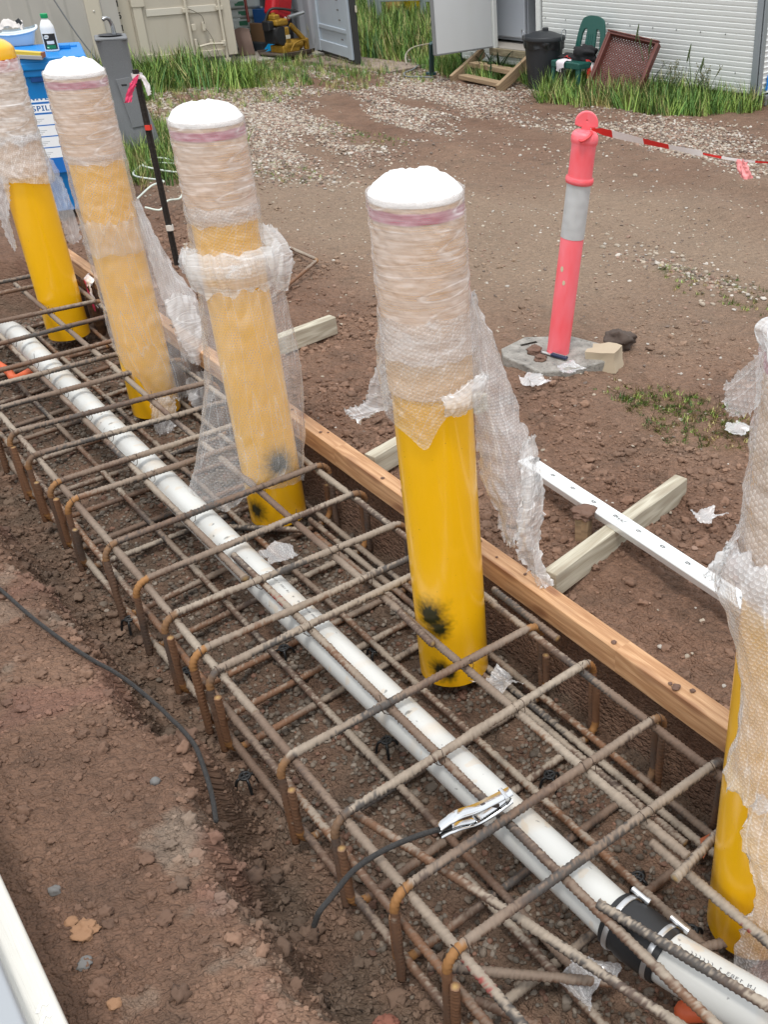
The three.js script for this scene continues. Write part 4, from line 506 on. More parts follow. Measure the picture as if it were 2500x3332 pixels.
// ---------------------------------------------------------------- door sill at the lower left
{ const g = thing('door_sill', 'chipped off-white concrete door sill at the lower left corner', 'door sill', [0, 0, 0]); const sillMat = mat(.72, .70, .64, { roughness: .7, map: tex(512, (u, v) => { const n = fbm(u * 6, v * 6, 4, 6); const c = .93 + .14 * n; const e = Math.max(0, noise(u * 11, v * 3.1) - .35); return [c - .1 * e, c - .16 * e, c - .3 * e]; }), bumpMap: rep(soilBump, 1, 1), bumpScale: .0012 });
  part('sill', new RoundedBoxGeometry(9, .44, .3, 3, .008).translate(-3.5, .25, .157), sillMat, g);
  part('frame_track', bx(9, .05, .12, -3.5, .493, .118, .01), mat(.36, .38, .40, { roughness: .35, metalness: .2 }), g);
  const R = rng(9), ch = []; for (const [x, z] of [[-1.36, .026], [-1.355, .036], [-1.335, .028], [-1.33, .038], [-1.255, .03], [-1.25, .037]]) ch.push(bx(.016, .0015, .006, x, .4712, z, .0006, 0, R() * 3, 0)); part('paint_flake', merge(ch), mat(.88, .88, .87), g); }
// ---------------------------------------------------------------- left background: steel picket, cord, fountain, spill bin
{ const g = thing('steel_picket', 'tall dark steel star picket standing beside the bubble-wrapped bollards', 'picket', [-5.709, .0, -1.976], .4); const c = mat(.035, .030, .027, { roughness: .6, metalness: .4, bumpMap: soilBump, bumpScale: .003 }); const y = []; for (let k = 0; k < 3; k++) y.push(bx(.020, 1.15, .005, .009, .715, 0, .001).rotateY(k * TAU / 3)); part('shaft', merge(y), c, g); part('red_band', new THREE.CylinderGeometry(.019, .019, .024, 12).translate(0, 1.005, 0), mat(.75, .05, .03), g); part('white_tie', new THREE.CylinderGeometry(.0205, .0205, .03, 10).translate(0, .47, 0), mat(.72, .68, .62), g);
  const f = thing('picket_flag', 'pink and white tape tied round the top of the dark steel picket', 'tape', [-5.709, 1.26, -1.976], 1.236); part('wrap', new THREE.CylinderGeometry(.029, .027, .024, 12, 1, true), whiteTape, f); part('tail', sheet([[[-.01, .0, .03], [.01, .01, .03]], [[-.04, -.03, .035], [-.01, -.03, .03]], [[-.075, -.09, .03], [-.04, -.08, .03]], [[-.09, -.125, .03], [-.055, -.12, .03]]], { nu: 10, nv: 24, wr: .006, f: 30, seed: 2 }), pinkTape, f); part('tail', sheet([[[.01, .01, .03], [.035, .0, .02]], [[.025, -.04, .03], [.05, -.04, .02]], [[.03, -.095, .03], [.05, -.09, .025]]], { nu: 10, nv: 20, wr: .005, f: 30, seed: 3 }), whiteTape, f); }
{ const P = [[-7.15, -2.3], [-7.2, -2.42], [-7.45, -2.60], [-7.55, -2.46], [-7.9, -2.6], [-8.05, -2.8], [-7.75, -2.87], [-7.55, -2.76], [-7.85, -2.62], [-8.0, -2.72], [-7.7, -2.82], [-7.45, -2.84], [-7.25, -2.7], [-6.95, -2.52], [-6.75, -2.35], [-6.7, -2.28], [-6.72, -2.2]].map(([x, z], i) => [x, .29 + .05 * Math.abs(Math.sin(i * 1.7)), z]); solo('white_cord', capped(P, .007, 260, 6), mat(.68, .74, .66, { roughness: .5 }), 'loose coil of pale green cord on the grass behind the dark picket', 'cord'); }
{ const g = thing('drinking_fountain', 'grey speckled moulded drinking fountain with waisted pedestal and metal tap', 'drinking fountain', [-8.72, .25, -2.88], 1.252); const gm = mat(.17, .175, .18, { roughness: .75, map: tex(512, (u, v) => { const n = noise(u * 160, v * 160, 160), q = noise(u * 210, v * 210, 210); const c = .62 + (n > .5 && q > .1 ? .16 : 0) - (q < -.45 ? .14 : 0); return c; }, { rep: [1, 1] }) }); gm.color = L(.30, .31, .32);
  const prof = [[.0, .155, .175], [.12, .148, .16], [.30, .135, .14], [.45, .118, .12], [.58, .108, .112], [.70, .107, .118], [.80, .112, .128], [.845, .118, .135]], nth = 48, pos = [], uv = [], idx = [];
  const at = y => { let k = 0; while (k < prof.length - 2 && y > prof[k + 1][0]) k++; const t = (y - prof[k][0]) / (prof[k + 1][0] - prof[k][0]); return [lerp(prof[k][1], prof[k + 1][1], t), lerp(prof[k][2], prof[k + 1][2], t)]; };
  const ny = 40; for (let j = 0; j <= ny; j++) { const y = j / ny * .845, [a, b] = at(y); for (let i = 0; i <= nth; i++) { const th = i / nth * TAU, e = 4, c = Math.cos(th), s = Math.sin(th), q = Math.pow(Math.abs(c) ** e + Math.abs(s) ** e, -1 / e); pos.push(c * q * a + .06 * (1 - y / .845) * (1 - y / .845) - .0, y, s * q * b); uv.push(th * .15, y); } }
  for (let j = 0; j < ny; j++) for (let i = 0; i < nth; i++) { const a = j * (nth + 1) + i, b = a + nth + 1; idx.push(a, b, a + 1, b, b + 1, a + 1); } const G = new THREE.BufferGeometry(); G.setAttribute('position', new THREE.Float32BufferAttribute(pos, 3)); G.setAttribute('uv', new THREE.Float32BufferAttribute(uv, 2)); G.setIndex(idx); G.computeVertexNormals(); part('pedestal', G, gm, g);
  part('basin', merge([bx(.235, .022, .268, 0, .852, 0, .01)]), gm, g); part('bowl', lathe([[.0001, .864], [.06, .866], [.085, .872], [.09, .874]], 24), mat(.05, .05, .055), g);
  const ch = mat(.35, .36, .37, { roughness: .25, metalness: .9 }); const tp = part('tap', merge([new THREE.CylinderGeometry(.014, .019, .075, 14).translate(.03, .905, -.05), tube([[.03, .92, -.05], [.02, .965, -.045], [.0, .985, -.03], [-.03, .975, -.02]], .014, 14, 8)]), ch, g); part('lever', bx(.04, .008, .02, -.01, .992, -.03, .003), ch, tp);
  part('access_panel', bx(.11, .36, .006, .045, .40, .142, .01, -.07, .02, .12), gm, g); part('slot', bx(.04, .012, .004, .02, .53, .1375, .002), mat(.02, .02, .02), g); }
const binBlue = mat(.0, .22, .62, { roughness: .42 });
{ const g = thing('spill_bin', 'blue wheelie bin with white spill kit label behind the leftmost bollards', 'wheelie bin', [-7.36, .25, -1.955], 1.30);
  const body = (() => { const s = new THREE.BoxGeometry(1, 1, 1, 1, 8, 1), p = s.attributes.position; for (let i = 0; i < p.count; i++) { const y = p.getY(i) + .5, k = lerp(.82, 1, y); p.setXYZ(i, p.getX(i) * .50 * k, .05 + y * .83, p.getZ(i) * .60 * k); } return toCreasedNormals(s, .6); })(); part('body', body, binBlue, g);
  const lid = part('lid', merge([bx(.55, .035, .66, 0, .955, 0, .012), bx(.56, .05, .67, 0, .925, 0, .012), bx(.54, .045, .64, 0, .885, 0, .01)]), binBlue, g); part('lid_hinge', merge([bx(.09, .03, .05, .16, .985, -.02, .01), bx(.07, .025, .04, .21, .975, -.1, .01)]), binBlue, lid); part('lid_handle', bx(.09, .05, .012, -.02, .86, .31, .004), mat(.0, .06, .25), lid);
  for (const x of [-.2, .2]) part('wheel', new THREE.CylinderGeometry(.1, .1, .05, 20).rotateZ(PI / 2).translate(x, .1, -.28), mat(.02, .02, .02), g);
  const t = canvasTex(512, 700, (c, w, h) => { c.fillStyle = '#0a6cc0'; c.fillRect(0, 0, w, h); c.fillStyle = '#f2f6fa'; c.fillRect(0, 0, w, 74); c.fillRect(0, 92, w, 74); c.fillStyle = '#0c5a9c'; c.font = 'bold 62px sans-serif'; c.fillText('UNIVERSAL', 62, 59); c.fillText('SPILL KIT', 110, 151); for (let r = 0; r < 4; r++) for (let k = 0; k < 2; k++) { if (r === 3 && k) continue; c.fillStyle = '#eef2f5'; c.fillRect(k ? 268 : 0, 182 + r * 98, k ? 244 : 258, 88); c.fillStyle = '#6a7884'; c.font = 'bold 20px sans-serif'; c.fillText('STEP ' + (k ? r + 5 : r + 1), k ? 280 : 12, 206 + r * 98); c.font = '12px sans-serif'; for (let q = 0; q < 3; q++) c.fillRect(k ? 280 : 60, 220 + r * 98 + q * 14, 120 - q * 18, 3); } c.fillStyle = '#fff'; c.font = 'bold 40px sans-serif'; c.fillText('Spill', 280, 540); });
  const lab = new THREE.PlaneGeometry(.40, .47).rotateX(-.045); part('label', lab.translate(.01, .535, .300), mat(1, 1, 1, { map: t, roughness: .45 }), g); }
{ const g = thing('milk_bottle', 'white plastic milk bottle with green cap and black label on the bin', 'bottle', [-7.27, 1.222, -2.03], 1.25); const white = mat(.82, .82, .80, { roughness: .4 }); part('bottle', lathe([[.0001, 0], [.036, 0], [.041, .006], [.041, .125], [.038, .142], [.026, .168], [.017, .178], [.017, .19]], 24).scale(1, 1.02, .9), white, g); part('cap', lathe([[.0001, .212], [.02, .212], [.0215, .208], [.0215, .188], [.018, .186]], 20), mat(.0, .30, .10, { roughness: .45 }), g);
  const t = canvasTex(128, 128, (c, w, h) => { c.fillStyle = '#23211f'; c.fillRect(0, 0, w, h); c.fillStyle = '#e8e8e2'; c.beginPath(); c.ellipse(38, 26, 26, 16, -.2, 0, TAU); c.fill(); c.fillStyle = '#23211f'; c.font = 'bold 18px serif'; c.fillText('dairy', 17, 32); c.fillStyle = '#ddd'; c.fillRect(34, 58, 66, 26); c.fillStyle = '#0b7a4c'; c.fillRect(24, 92, 84, 30); c.fillStyle = '#cfc'; c.fillRect(24, 108, 20, 8); }); part('label', new THREE.CylinderGeometry(.0418, .0418, .088, 24, 1, true, -1.0, 2.0).scale(1, 1, .92).translate(0, .058, .0), mat(1, 1, 1, { map: t, roughness: .5 }), g); }
{ const g = thing('spirit_level', 'yellow spirit level lying across the blue bin lid', 'spirit level', [-7.14, 1.245, -1.83], 1.25); part('body', beam([-.42, .045, -.04], [.10, -.005, .10], .045, .028, V(0, 1, 0), .004), mat(.62, .47, .06, { roughness: .5 }), g); part('end_cap', beam([.10, -.005, .10], [.113, -.006, .1035], .047, .030, V(0, 1, 0), .003), mat(.28, .1, .05), g); part('side_rail', beam([-.42, .018, -.02], [.10, -.02, .118], .028, .022, V(0, 1, 0), .003), mat(.35, .36, .38, { roughness: .5 }), g); }
{ const g = thing('plastic_tub', 'pale blue plastic tub holding rubbish on top of the blue bin', 'tub', [-7.75, 1.222, -1.93], 1.3); const tubM = mat(.66, .72, .75, { roughness: .45, side: THREE.DoubleSide }); const sh = lathe([[.0001, .0], [.12, 0], [.13, .006], [.155, .075], [.158, .08], [.172, .084], [.172, .092], [.16, .094]], 4 * 8), p = sh.attributes.position; for (let i = 0; i < p.count; i++) { const x = p.getX(i), z = p.getZ(i), a = Math.atan2(z, x), q = Math.pow(Math.cos(a) ** 4 + Math.sin(a) ** 4, -.25), yy = p.getY(i); p.setXYZ(i, x * q, yy + (yy > .07 ? .018 * Math.cos(a * 2) : 0), z * q * .8); } sh.computeVertexNormals(); part('tub', sh, tubM, g); part('rubbish', merge([sheet([[[-.08, .07, 0], [0, .11, .03], [.08, .08, .02]], [[-.07, .1, -.04], [.0, .14, -.02], [.09, .13, -.03]], [[-.06, .07, -.08], [.02, .1, -.08], [.09, .08, -.07]]], { nu: 16, nv: 16, wr: .012, f: 30, seed: 8 })]), mat(.62, .58, .55, { roughness: .6, side: THREE.DoubleSide }), g); part('dark_scrap', bx(.03, .04, .006, .07, .13, .0, .002, .2, .3, .5), mat(.05, .05, .05), g); }
solo('orange_bucket_rim', new THREE.TorusGeometry(.16, .016, 8, 30, 1.4).rotateX(PI / 2).rotateZ(.9).translate(-7.12, .62, -2.12), orangeMat, 'curved orange rim showing between bollard and grey fountain', 'bucket rim');

// ---------------------------------------------------------------- shed wall, shipping container and its contents
const beige = mat(.55, .50, .41, { roughness: .55, map: tex(512, (u, v) => { const n = fbm(u * 5, v * 3, 4), d = Math.max(0, noise(u * 26, v * 4) - .35); const c = .96 + .07 * n; return [c - .05 * d, c - .08 * d, c - .12 * d]; }, { rep: [.8, .8] }) });
const beigeLt = mat(.60, .545, .44, { roughness: .55 }), greySheet = mat(.50, .475, .43, { roughness: .5, map: beige.map });
const CX = -12.65;
function corr(len, h, pitch, depth, flat = .3) { // corrugated sheet in the y-z plane facing +x, z from 0 to -len
  const s = []; for (let z = 0; z < len; z += pitch) s.push([z, 0], [z + pitch * flat, 0], [z + pitch * .5, -depth], [z + pitch * (.5 + flat), -depth]); s.push([len, 0]);
  const pos = [], idx = [], uv = []; s.forEach(([z, x]) => { pos.push(x, 0, -z, x, h, -z); uv.push(z, 0, z, h); }); for (let i = 0; i < s.length - 1; i++) { const a = i * 2; idx.push(a, a + 2, a + 1, a + 2, a + 3, a + 1); } const G = new THREE.BufferGeometry(); G.setAttribute('position', new THREE.Float32BufferAttribute(pos, 3)); G.setAttribute('uv', new THREE.Float32BufferAttribute(uv, 2)); G.setIndex(idx); const q = G.toNonIndexed(); q.computeVertexNormals(); return q;
}
{ const g = thing('steel_shed', 'pale grey ribbed steel shed wall with riveted corner flashing', 'shed', [CX + .16, .22, -.6]); const m = greySheet.clone(); m.side = THREE.DoubleSide; part('sheet_wall', corr(3.34, 2.5, .37, .012, .42), m, g); part('side_wall', bx(2.6, 2.5, .02, -1.32, 1.25, .0, .004), m, g); part('corner_flashing', merge([bx(.014, 2.5, .15, .016, 1.25, -3.395, .004), bx(.12, 2.5, .012, -.04, 1.25, -3.475, .003)]), beigeLt, g); part('roof_sheet', bx(2.7, .04, 3.5, -1.32, 2.53, -1.72, .005), m, g); const rv = []; for (let k = 0; k < 8; k++) rv.push(new THREE.SphereGeometry(.011, 8, 6).scale(.5, 1, 1).translate(.026, .12 + k * .3, -3.40)); part('rivets', merge(rv), mat(.62, .6, .55, { roughness: .4 }), g); }
solo('hanging_cable', capped([[CX + .35, 2.3, -3.15], [CX + .3, 1.5, -3.42], [CX + .28, 1.02, -3.62], [CX + .27, .75, -3.74], [CX + .26, .45, -3.90]], .008, 40, 6), mat(.25, .26, .27), 'thin grey cable hanging diagonally down the shed wall', 'cable');
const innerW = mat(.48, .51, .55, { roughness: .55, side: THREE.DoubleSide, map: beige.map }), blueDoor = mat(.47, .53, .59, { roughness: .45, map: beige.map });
const contG = thing('shipping_container', 'beige shipping container with one leaf closed and one swung open', 'container', [CX, .25, -4.12]);
{ const g = contG, H = 2.55, W = 2.70;
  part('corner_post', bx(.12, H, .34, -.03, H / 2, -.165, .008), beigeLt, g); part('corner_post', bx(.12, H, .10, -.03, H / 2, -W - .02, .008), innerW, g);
  part('top_rail', bx(.12, .14, W, -.03, H - .07, -W / 2, .006), beigeLt, g); part('roof', bx(5.9, .04, W, -3.0, H + .02, -W / 2, .004), beige, g);
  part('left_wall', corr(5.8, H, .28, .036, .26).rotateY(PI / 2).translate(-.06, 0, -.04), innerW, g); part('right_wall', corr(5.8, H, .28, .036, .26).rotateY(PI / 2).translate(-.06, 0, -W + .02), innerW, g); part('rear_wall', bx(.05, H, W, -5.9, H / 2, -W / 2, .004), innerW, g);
  part('floor', bx(5.85, .07, W - .1, -2.93, -.012, -W / 2, .004), mat(.40, .36, .31, { roughness: .85, map: beige.map, bumpMap: soilBump, bumpScale: .003 }), g); part('door_threshold', bx(.10, .085, W - .1, .02, -.022, -W / 2, .006), mat(.46, .43, .37, { roughness: .8 }), g);
  // closed leaf: z -4.46 .. -5.60
  const d = part('closed_door', merge([bx(.035, 2.3, 1.15, .045, 1.26, -.90, .004)]), beige, g);
  part('door_frame_rail', merge([bx(.03, 2.3, .10, .075, 1.26, -.385, .006), bx(.03, 2.3, .12, .075, 1.26, -1.425, .006), bx(.03, .075, .90, .074, .145, -.89, .006), bx(.03, .10, .90, .074, 2.35, -.89, .006)]), beigeLt, d);
  part('pressed_rib', merge([.62, 1.18, 1.75].map(y => bx(.014, .072, .84, .068, y, -.90, .004))), mat(.64, .60, .51, { roughness: .55 }), d);
  for (const z of [-.935, -1.335]) { part('lock_rod', rod([.105, .06, z], [.105, 2.45, z], .016, 10), beigeLt, d); part('rod_bracket', merge([.06, .62, 1.1, 1.7, 2.3].map(y => bx(.03, .045, .085, .10, y, z, .005))), beigeLt, d); }
  part('lock_handle', merge([rod([.13, .235, -.99], [.13, .255, -1.14], .012, 8), rod([.13, .255, -1.14], [.13, .245, -1.31], .012, 8), bx(.02, .14, .03, .12, .25, -.975, .005), bx(.03, .06, .05, .12, .245, -1.31, .006), bx(.02, .07, .05, .11, .44, -.985, .006), bx(.024, .10, .045, .10, .44, -1.115, .008), bx(.02, .06, .03, .12, .27, -1.16, .005)]), beigeLt, d);
  part('hinge', merge([.16, .73, 1.3, 1.9, 2.4].map(y => bx(.035, .09, .15, .08, y, -.40, .008))), beigeLt, d);
  part('seal_wire', tube([[.12, .64, -.955], [.12, .60, -1.03], [.12, .55, -1.10], [.115, .47, -1.12]], .004, 20, 5), mat(.16, .14, .11), d); part('seal_wire', tube([[.12, .42, -1.12], [.13, .35, -1.16], [.13, .22, -1.2], [.12, .1, -1.23]], .0035, 20, 5), mat(.16, .14, .11), d);
  const t = (ch, y) => { const k = canvasTex(64, 64, (c) => { c.fillStyle = '#000'; c.fillRect(0, 0, 64, 64); c.fillStyle = '#fff'; c.font = 'bold 58px sans-serif'; c.fillText(ch, 14, 53); }, false); part('painted_digit', new THREE.PlaneGeometry(.085, .10).rotateY(PI / 2).translate(.0335, y, -.197), mat(.02, .02, .02, { alphaMap: k, transparent: true, roughness: .6 }), g); }; t('1', .735); t('6', .615); t('1', .49);
  // open leaf swings out toward the camera
  const od = new THREE.Group(); od.name = 'open_door'; od.position.set(.12, 0, -2.56); od.rotation.y = -.13; g.add(od);
  part('leaf', bx(1.18, 2.34, .03, .59, 1.24, 0, .005), blueDoor, od); part('stile', merge([bx(.13, 2.34, .03, .085, 1.24, .028, .008), bx(.12, 2.34, .03, 1.09, 1.24, .028, .008), bx(.94, .12, .026, .59, .14, .024, .006), bx(.94, .05, .02, .59, .36, .022, .008), bx(.94, .06, .02, .59, .86, .022, .008), bx(.94, .05, .02, .59, 1.4, .022, .008)]), blueDoor, od);
  part('rubber_seal', merge([bx(.035, 2.4, .075, 1.2, 1.24, -.005, .006), bx(1.2, .03, .06, .6, .065, -.005, .005)]), mat(.035, .035, .035), od); const bo = []; const R = rng(44); for (let k = 0; k < 9; k++) for (const o of [0, .03]) bo.push(new THREE.SphereGeometry(.009, 6, 5).translate(.80 + .03 * Math.sin(k) + o, .16 + k * .105, .016 + (k < 2 ? .0 : 0))); part('bolts', merge(bo), mat(.12, .11, .10), od); part('latch_tab', bx(.02, .07, .02, 1.235, .62, -.03, .004), beigeLt, od);
}
{ const sackM = mat(.62, .66, .62, { roughness: .55 }), grn = mat(.05, .20, .11, { roughness: .5 }); let n = 0;
  const sack = (x, y, z, sc, l, seed) => { const g = thing('cement_sack', l, 'sack', [x, y, z], .15 * Math.sin(seed), 'sacks stacked inside the container'); part('bag', jitter(new THREE.BoxGeometry(.42, .12, .5, 8, 4, 8), .02, 9, seed).scale(sc, 1, sc), sackM, g); part('print', merge([bx(.004, .05, .12, .215 * sc, .0, .02, .001), bx(.10, .004, .12, .1, .064, .1, .001)]), grn, g); };
  const words = ['bottom', 'second from bottom', 'third from bottom', 'fourth from bottom', 'second from top', 'topmost'];
  for (let k = 0; k < 6; k++) sack(-13.75 + .02 * Math.sin(k * 2), .285 + .115 * k + .06, -6.22 + .02 * Math.cos(k * 3), 1, 'white and green cement sack, ' + words[k] + ' of the stack in the container', k + 1);
  const b = thing('blue_carton', 'blue and white carton in front of the cement sacks', 'carton', [-13.42, .655, -6.45], .5); part('carton', bx(.22, .16, .26, 0, 0, 0, .008), mat(.03, .14, .42, { roughness: .5 }), b); part('print', merge([bx(.004, .05, .2, .1115, .04, 0, .001), bx(.004, .03, .14, .1115, -.04, .02, .001)]), mat(.72, .76, .78), b);
  const br = thing('brown_carton', 'plain brown cardboard box below the blue carton', 'carton', [-13.40, .43, -6.40], .4); part('carton', bx(.24, .30, .30, 0, 0, 0, .006), mat(.30, .17, .085, { roughness: .8 }), br);
  const ty = thing('black_crate', 'dark plastic crate on the container floor behind the shovel', 'crate', [-13.38, .29, -6.33], .4); part('crate', bx(.3, .12, .4, 0, .02, 0, .01), mat(.035, .045, .055, { roughness: .5 }), ty);
  const s = thing('shovel', 'long red-handled square shovel leaning inside the container doorway', 'shovel', [-13.0, .28, -5.90]); part('handle', rod([-.10, .35, -.15], [-.38, 1.55, -.26], .018, 10), mat(.16, .03, .022, { roughness: .5 }), s); part('blade', sheet([[[.06, 0, .10], [.03, -.0, .0], [.06, 0, -.10]], [[.02, .14, .10], [-.02, .14, 0], [.02, .14, -.10]], [[-.06, .25, .095], [-.09, .25, -.02], [-.06, .25, -.125]], [[-.075, .28, .085], [-.105, .30, -.03], [-.075, .28, -.125]]], { nu: 14, nv: 14, wr: .001, rag: 0 }), mat(.20, .13, .10, { roughness: .6, metalness: .3, side: THREE.DoubleSide }), s);
  solo('blue_scoop', sheet([[[-12.86, 0.285, -6.02], [-12.82, 0.285, -6.08], [-12.80, 0.285, -6.13]], [[-12.9, 0.345, -6.12], [-12.87, 0.315, -6.16], [-12.84, 0.335, -6.2]], [[-12.98, 0.425, -6.24], [-12.95, 0.385, -6.26], [-12.92, 0.415, -6.28]], [[-13.08, 0.585, -6.34], [-13.07, 0.575, -6.35], [-13.06, 0.585, -6.36]]], { nu: 16, nv: 24, wr: .002, rag: 0 }), mat(.0, .24, .50, { roughness: .4, side: THREE.DoubleSide }), 'bright blue curved plastic scoop lying in the container doorway', 'scoop');
  const j = thing('jerry_can', 'red plastic fuel can perched on the plate compactor handle', 'jerry can', [-12.98, .80, -6.42], .35); part('can', jitter(new RoundedBoxGeometry(.17, .30, .34, 4, .05), .004, 6, 2).rotateX(-.35), mat(.55, .02, .028, { roughness: .38 }), j); part('panel', bx(.006, .14, .18, .088, .0, .0, .003, -.35, 0, 0), mat(.50, .018, .025, { roughness: .45 }), j); part('spout', rod([.05, -.13, -.02], [.06, -.2, -.04], .018, 10), mat(.62, .55, .48), j); part('strap', new THREE.TorusGeometry(.05, .009, 6, 16, PI).scale(.5, 1.2, 1).translate(.09, -.19, .0), mat(.6, .56, .52), j);
  const bk = thing('dark_engine_stack', 'black tool case standing behind the plate compactor', 'tool case', [-13.35, .27, -6.60]); part('case', bx(.25, .45, .22, 0, .225, 0, .02), mat(.02, .021, .023, { roughness: .5 }), bk); part('blue_latch', bx(.01, .05, .08, .13, .36, .0, .003), mat(.02, .09, .3), bk);
}
{ // plate compactor
  const g = thing('plate_compactor', 'yellow plate compactor with black engine standing in the container doorway', 'compactor', [-12.70, .275, -6.31], .35); g.scale.setScalar(.86); const Y = mat(.44, .25, .025, { roughness: .55, map: rbr.map }), K = mat(.02, .02, .021, { roughness: .5 }), ir = mat(.13, .10, .08, { roughness: .75, metalness: .2 });
  const pl = sheet([[[.26, .07, .33], [.27, .06, .1], [.27, .06, -.1], [.26, .07, -.33]], [[.24, .012, .31], [.25, .005, .1], [.25, .005, -.1], [.24, .012, -.31]], [[-.24, .012, .31], [-.25, .005, .1], [-.25, .005, -.1], [-.24, .012, -.31]], [[-.26, .08, .33], [-.27, .07, .1], [-.27, .07, -.1], [-.26, .08, -.33]]], { nu: 14, nv: 20, wr: 0, rag: 0 }); const irD = ir.clone(); irD.side = THREE.DoubleSide; part('base_plate', merge([pl, bx(.50, .03, .62, 0, .03, 0, .01)]), irD, g);
  part('exciter', merge([new THREE.CylinderGeometry(.075, .075, .34, 20).rotateX(PI / 2).translate(.06, .13, -.06), bx(.26, .10, .34, 0, .09, .02, .015), new THREE.CylinderGeometry(.062, .075, .03, 20).rotateX(PI / 2).translate(.06, .13, .125)]), Y, g);
  part('engine', merge([bx(.24, .22, .22, -.06, .27, .13, .03), bx(.16, .16, .16, -.06, .27, -.03, .02)]), K, g); part('recoil_cover', merge([new THREE.CylinderGeometry(.12, .12, .05, 24).rotateZ(PI / 2).translate(.09, .27, .16)]), K, g); part('fan_shroud', bx(.05, .23, .09, .10, .26, .06, .02), Y, g);
  part('fuel_tank', merge([bx(.22, .09, .25, -.03, .435, .08, .03), bx(.16, .07, .12, -.04, .505, .14, .02), new THREE.CylinderGeometry(.03, .03, .03, 14).translate(-.03, .545, .14)]), Y, g); part('air_cleaner', bx(.14, .13, .11, -.05, .40, .25, .02), K, g);
  part('belt_guard', merge([beam([.10, .40, -.04], [.12, .16, -.29], .07, .05, V(1, 0, 0), .015), bx(.07, .16, .07, .12, .12, -.30, .02)]), Y, g); part('muffler', bx(.14, .1, .12, -.1, .31, -.11, .02), mat(.22, .2, .18, { roughness: .4, metalness: .7 }), g);
  part('handle', merge([tube([[-.1, .42, .28], [-.05, .60, .16], [.05, .60, .0], [.12, .55, -.2], [.02, .56, -.26]], .018, 40, 8)]), K, g); part('water_bar', rod([.14, .50, .02], [.14, .535, -.30], .026, 12), mat(.45, .46, .47, { roughness: .35, metalness: .7 }), g); part('lift_bar', tube([[.2, .07, .12], [.22, .16, .05], [.22, .18, -.18], [.2, .08, -.24]], .011, 24, 6), Y, g); part('label_plate', bx(.003, .05, .09, .129, .25, .065, .001), mat(.72, .68, .55), g);
}
// ---------------------------------------------------------------- galvanised frame, tubs and fence in the long grass
const galv = mat(.40, .45, .46, { roughness: .42, metalness: .5 });
{ const g = thing('storage_rack', 'galvanised steel rack frame standing in the long grass', 'steel rack', [0, 0, 0]); for (const [x, z] of [[-13.82, -8.38], [-13.53, -8.95], [-14.9, -8.9], [-14.6, -9.5]]) part('upright', bx(.075, 1.6, .06, x, .95, z, .006, 0, .45, 0), galv, g); for (const [a, b] of [[[-13.82, .70, -8.38], [-13.53, .70, -8.95]], [[-13.53, .70, -8.95], [-14.6, .72, -9.5]], [[-13.82, .82, -8.38], [-14.9, .78, -8.9]], [[-13.53, .68, -8.95], [-13.1, .68, -9.8]], [[-14.9, .75, -8.9], [-14.6, .75, -9.5]]]) part('cross_rail', beam(a, b, .05, .075, V(0, 1, 0), .006), galv, g); part('upright', bx(.075, 1.6, .06, -13.1, .95, -9.8, .006, 0, .45, 0), galv, g); }
{ const g = thing('yellow_bucket', 'bright yellow plastic bucket in the grass behind the steel rack', 'bucket', [-14.7, .25, -9.54]); part('pail', lathe([[.0001, 0], [.12, 0], [.15, .30], [.16, .30], [.16, .36], [.15, .37], [.0001, .36]], 24), mat(.72, .50, .01, { roughness: .45 }), g); part('rim', new THREE.TorusGeometry(.157, .014, 6, 24).rotateX(PI / 2).translate(0, .345, 0), mat(.78, .56, .02), g); }
{ const g = thing('orange_sack', 'upright orange and white sack in the grass beside the yellow bucket', 'sack', [-15.0, .25, -9.45], .6); part('sack', jitter(new THREE.BoxGeometry(.24, .46, .34, 6, 8, 6), .05, 5, 4).translate(0, .2, 0), mat(.58, .35, .12, { roughness: .6 }), g); part('tuck', bx(.03, .1, .05, .1, .38, .0, .01, .4, 0, .5), mat(.7, .62, .5), g); }
{ const g = thing('orange_drum', 'dull orange drum partly hidden by the open cabin door', 'drum', [-14.2, .25, -9.95]); part('drum', lathe([[.0001, 0], [.2, 0], [.2, .18], [.21, .19], [.2, .2], [.2, .42], [.19, .43], [.0001, .43]], 24), mat(.42, .19, .04, { roughness: .6 }), g); part('lid_ring', new THREE.TorusGeometry(.2, .012, 6, 24).rotateX(PI / 2).translate(0, .43, 0), mat(.3, .14, .04), g); }
{ const g = thing('paling_fence', 'weathered white board fence with dark gaps far behind the grass', 'fence', [-17.4, .2, -6.5]); const fm = mat(.52, .55, .53, { roughness: .7 }), dk = mat(.045, .05, .05, { roughness: .7 }); const R = rng(8); for (let k = 0; k < 22; k++) part('paling', bx(.04, 1.7, .30, 0, .9, -k * .34 + .5, .006, 0, 0, (R() - .5) * .03), fm, g); for (let k = 0; k < 8; k++) part('post', bx(.09, 2.0, .09, .09, .95, -k * .98 + .3, .006), dk, g); for (const y of [.35, 1.35]) part('rail', bx(.05, .09, 7.6, .05, y, -3.1, .005), dk, g); }
solo('concrete_slab', bx(1.55, .06, .62, -11.5, .245, -6.68, .012, 0, .22, 0), mat(.36, .28, .23, { roughness: .9, bumpMap: soilBump, bumpScale: .006, map: rbr.map }), 'stained concrete slab beside the open blue container door', 'slab');
solo('grey_hose', capped([[-10.05, .268, -6.70], [-10.17, .268, -6.63], [-10.27, .268, -6.53], [-10.5, .268, -6.62], [-10.66, .27, -6.85], [-10.9, .28, -7.1]], .008, 60, 7), mat(.20, .22, .23), 'grey garden hose curling on gravel near the teal post', 'hose');

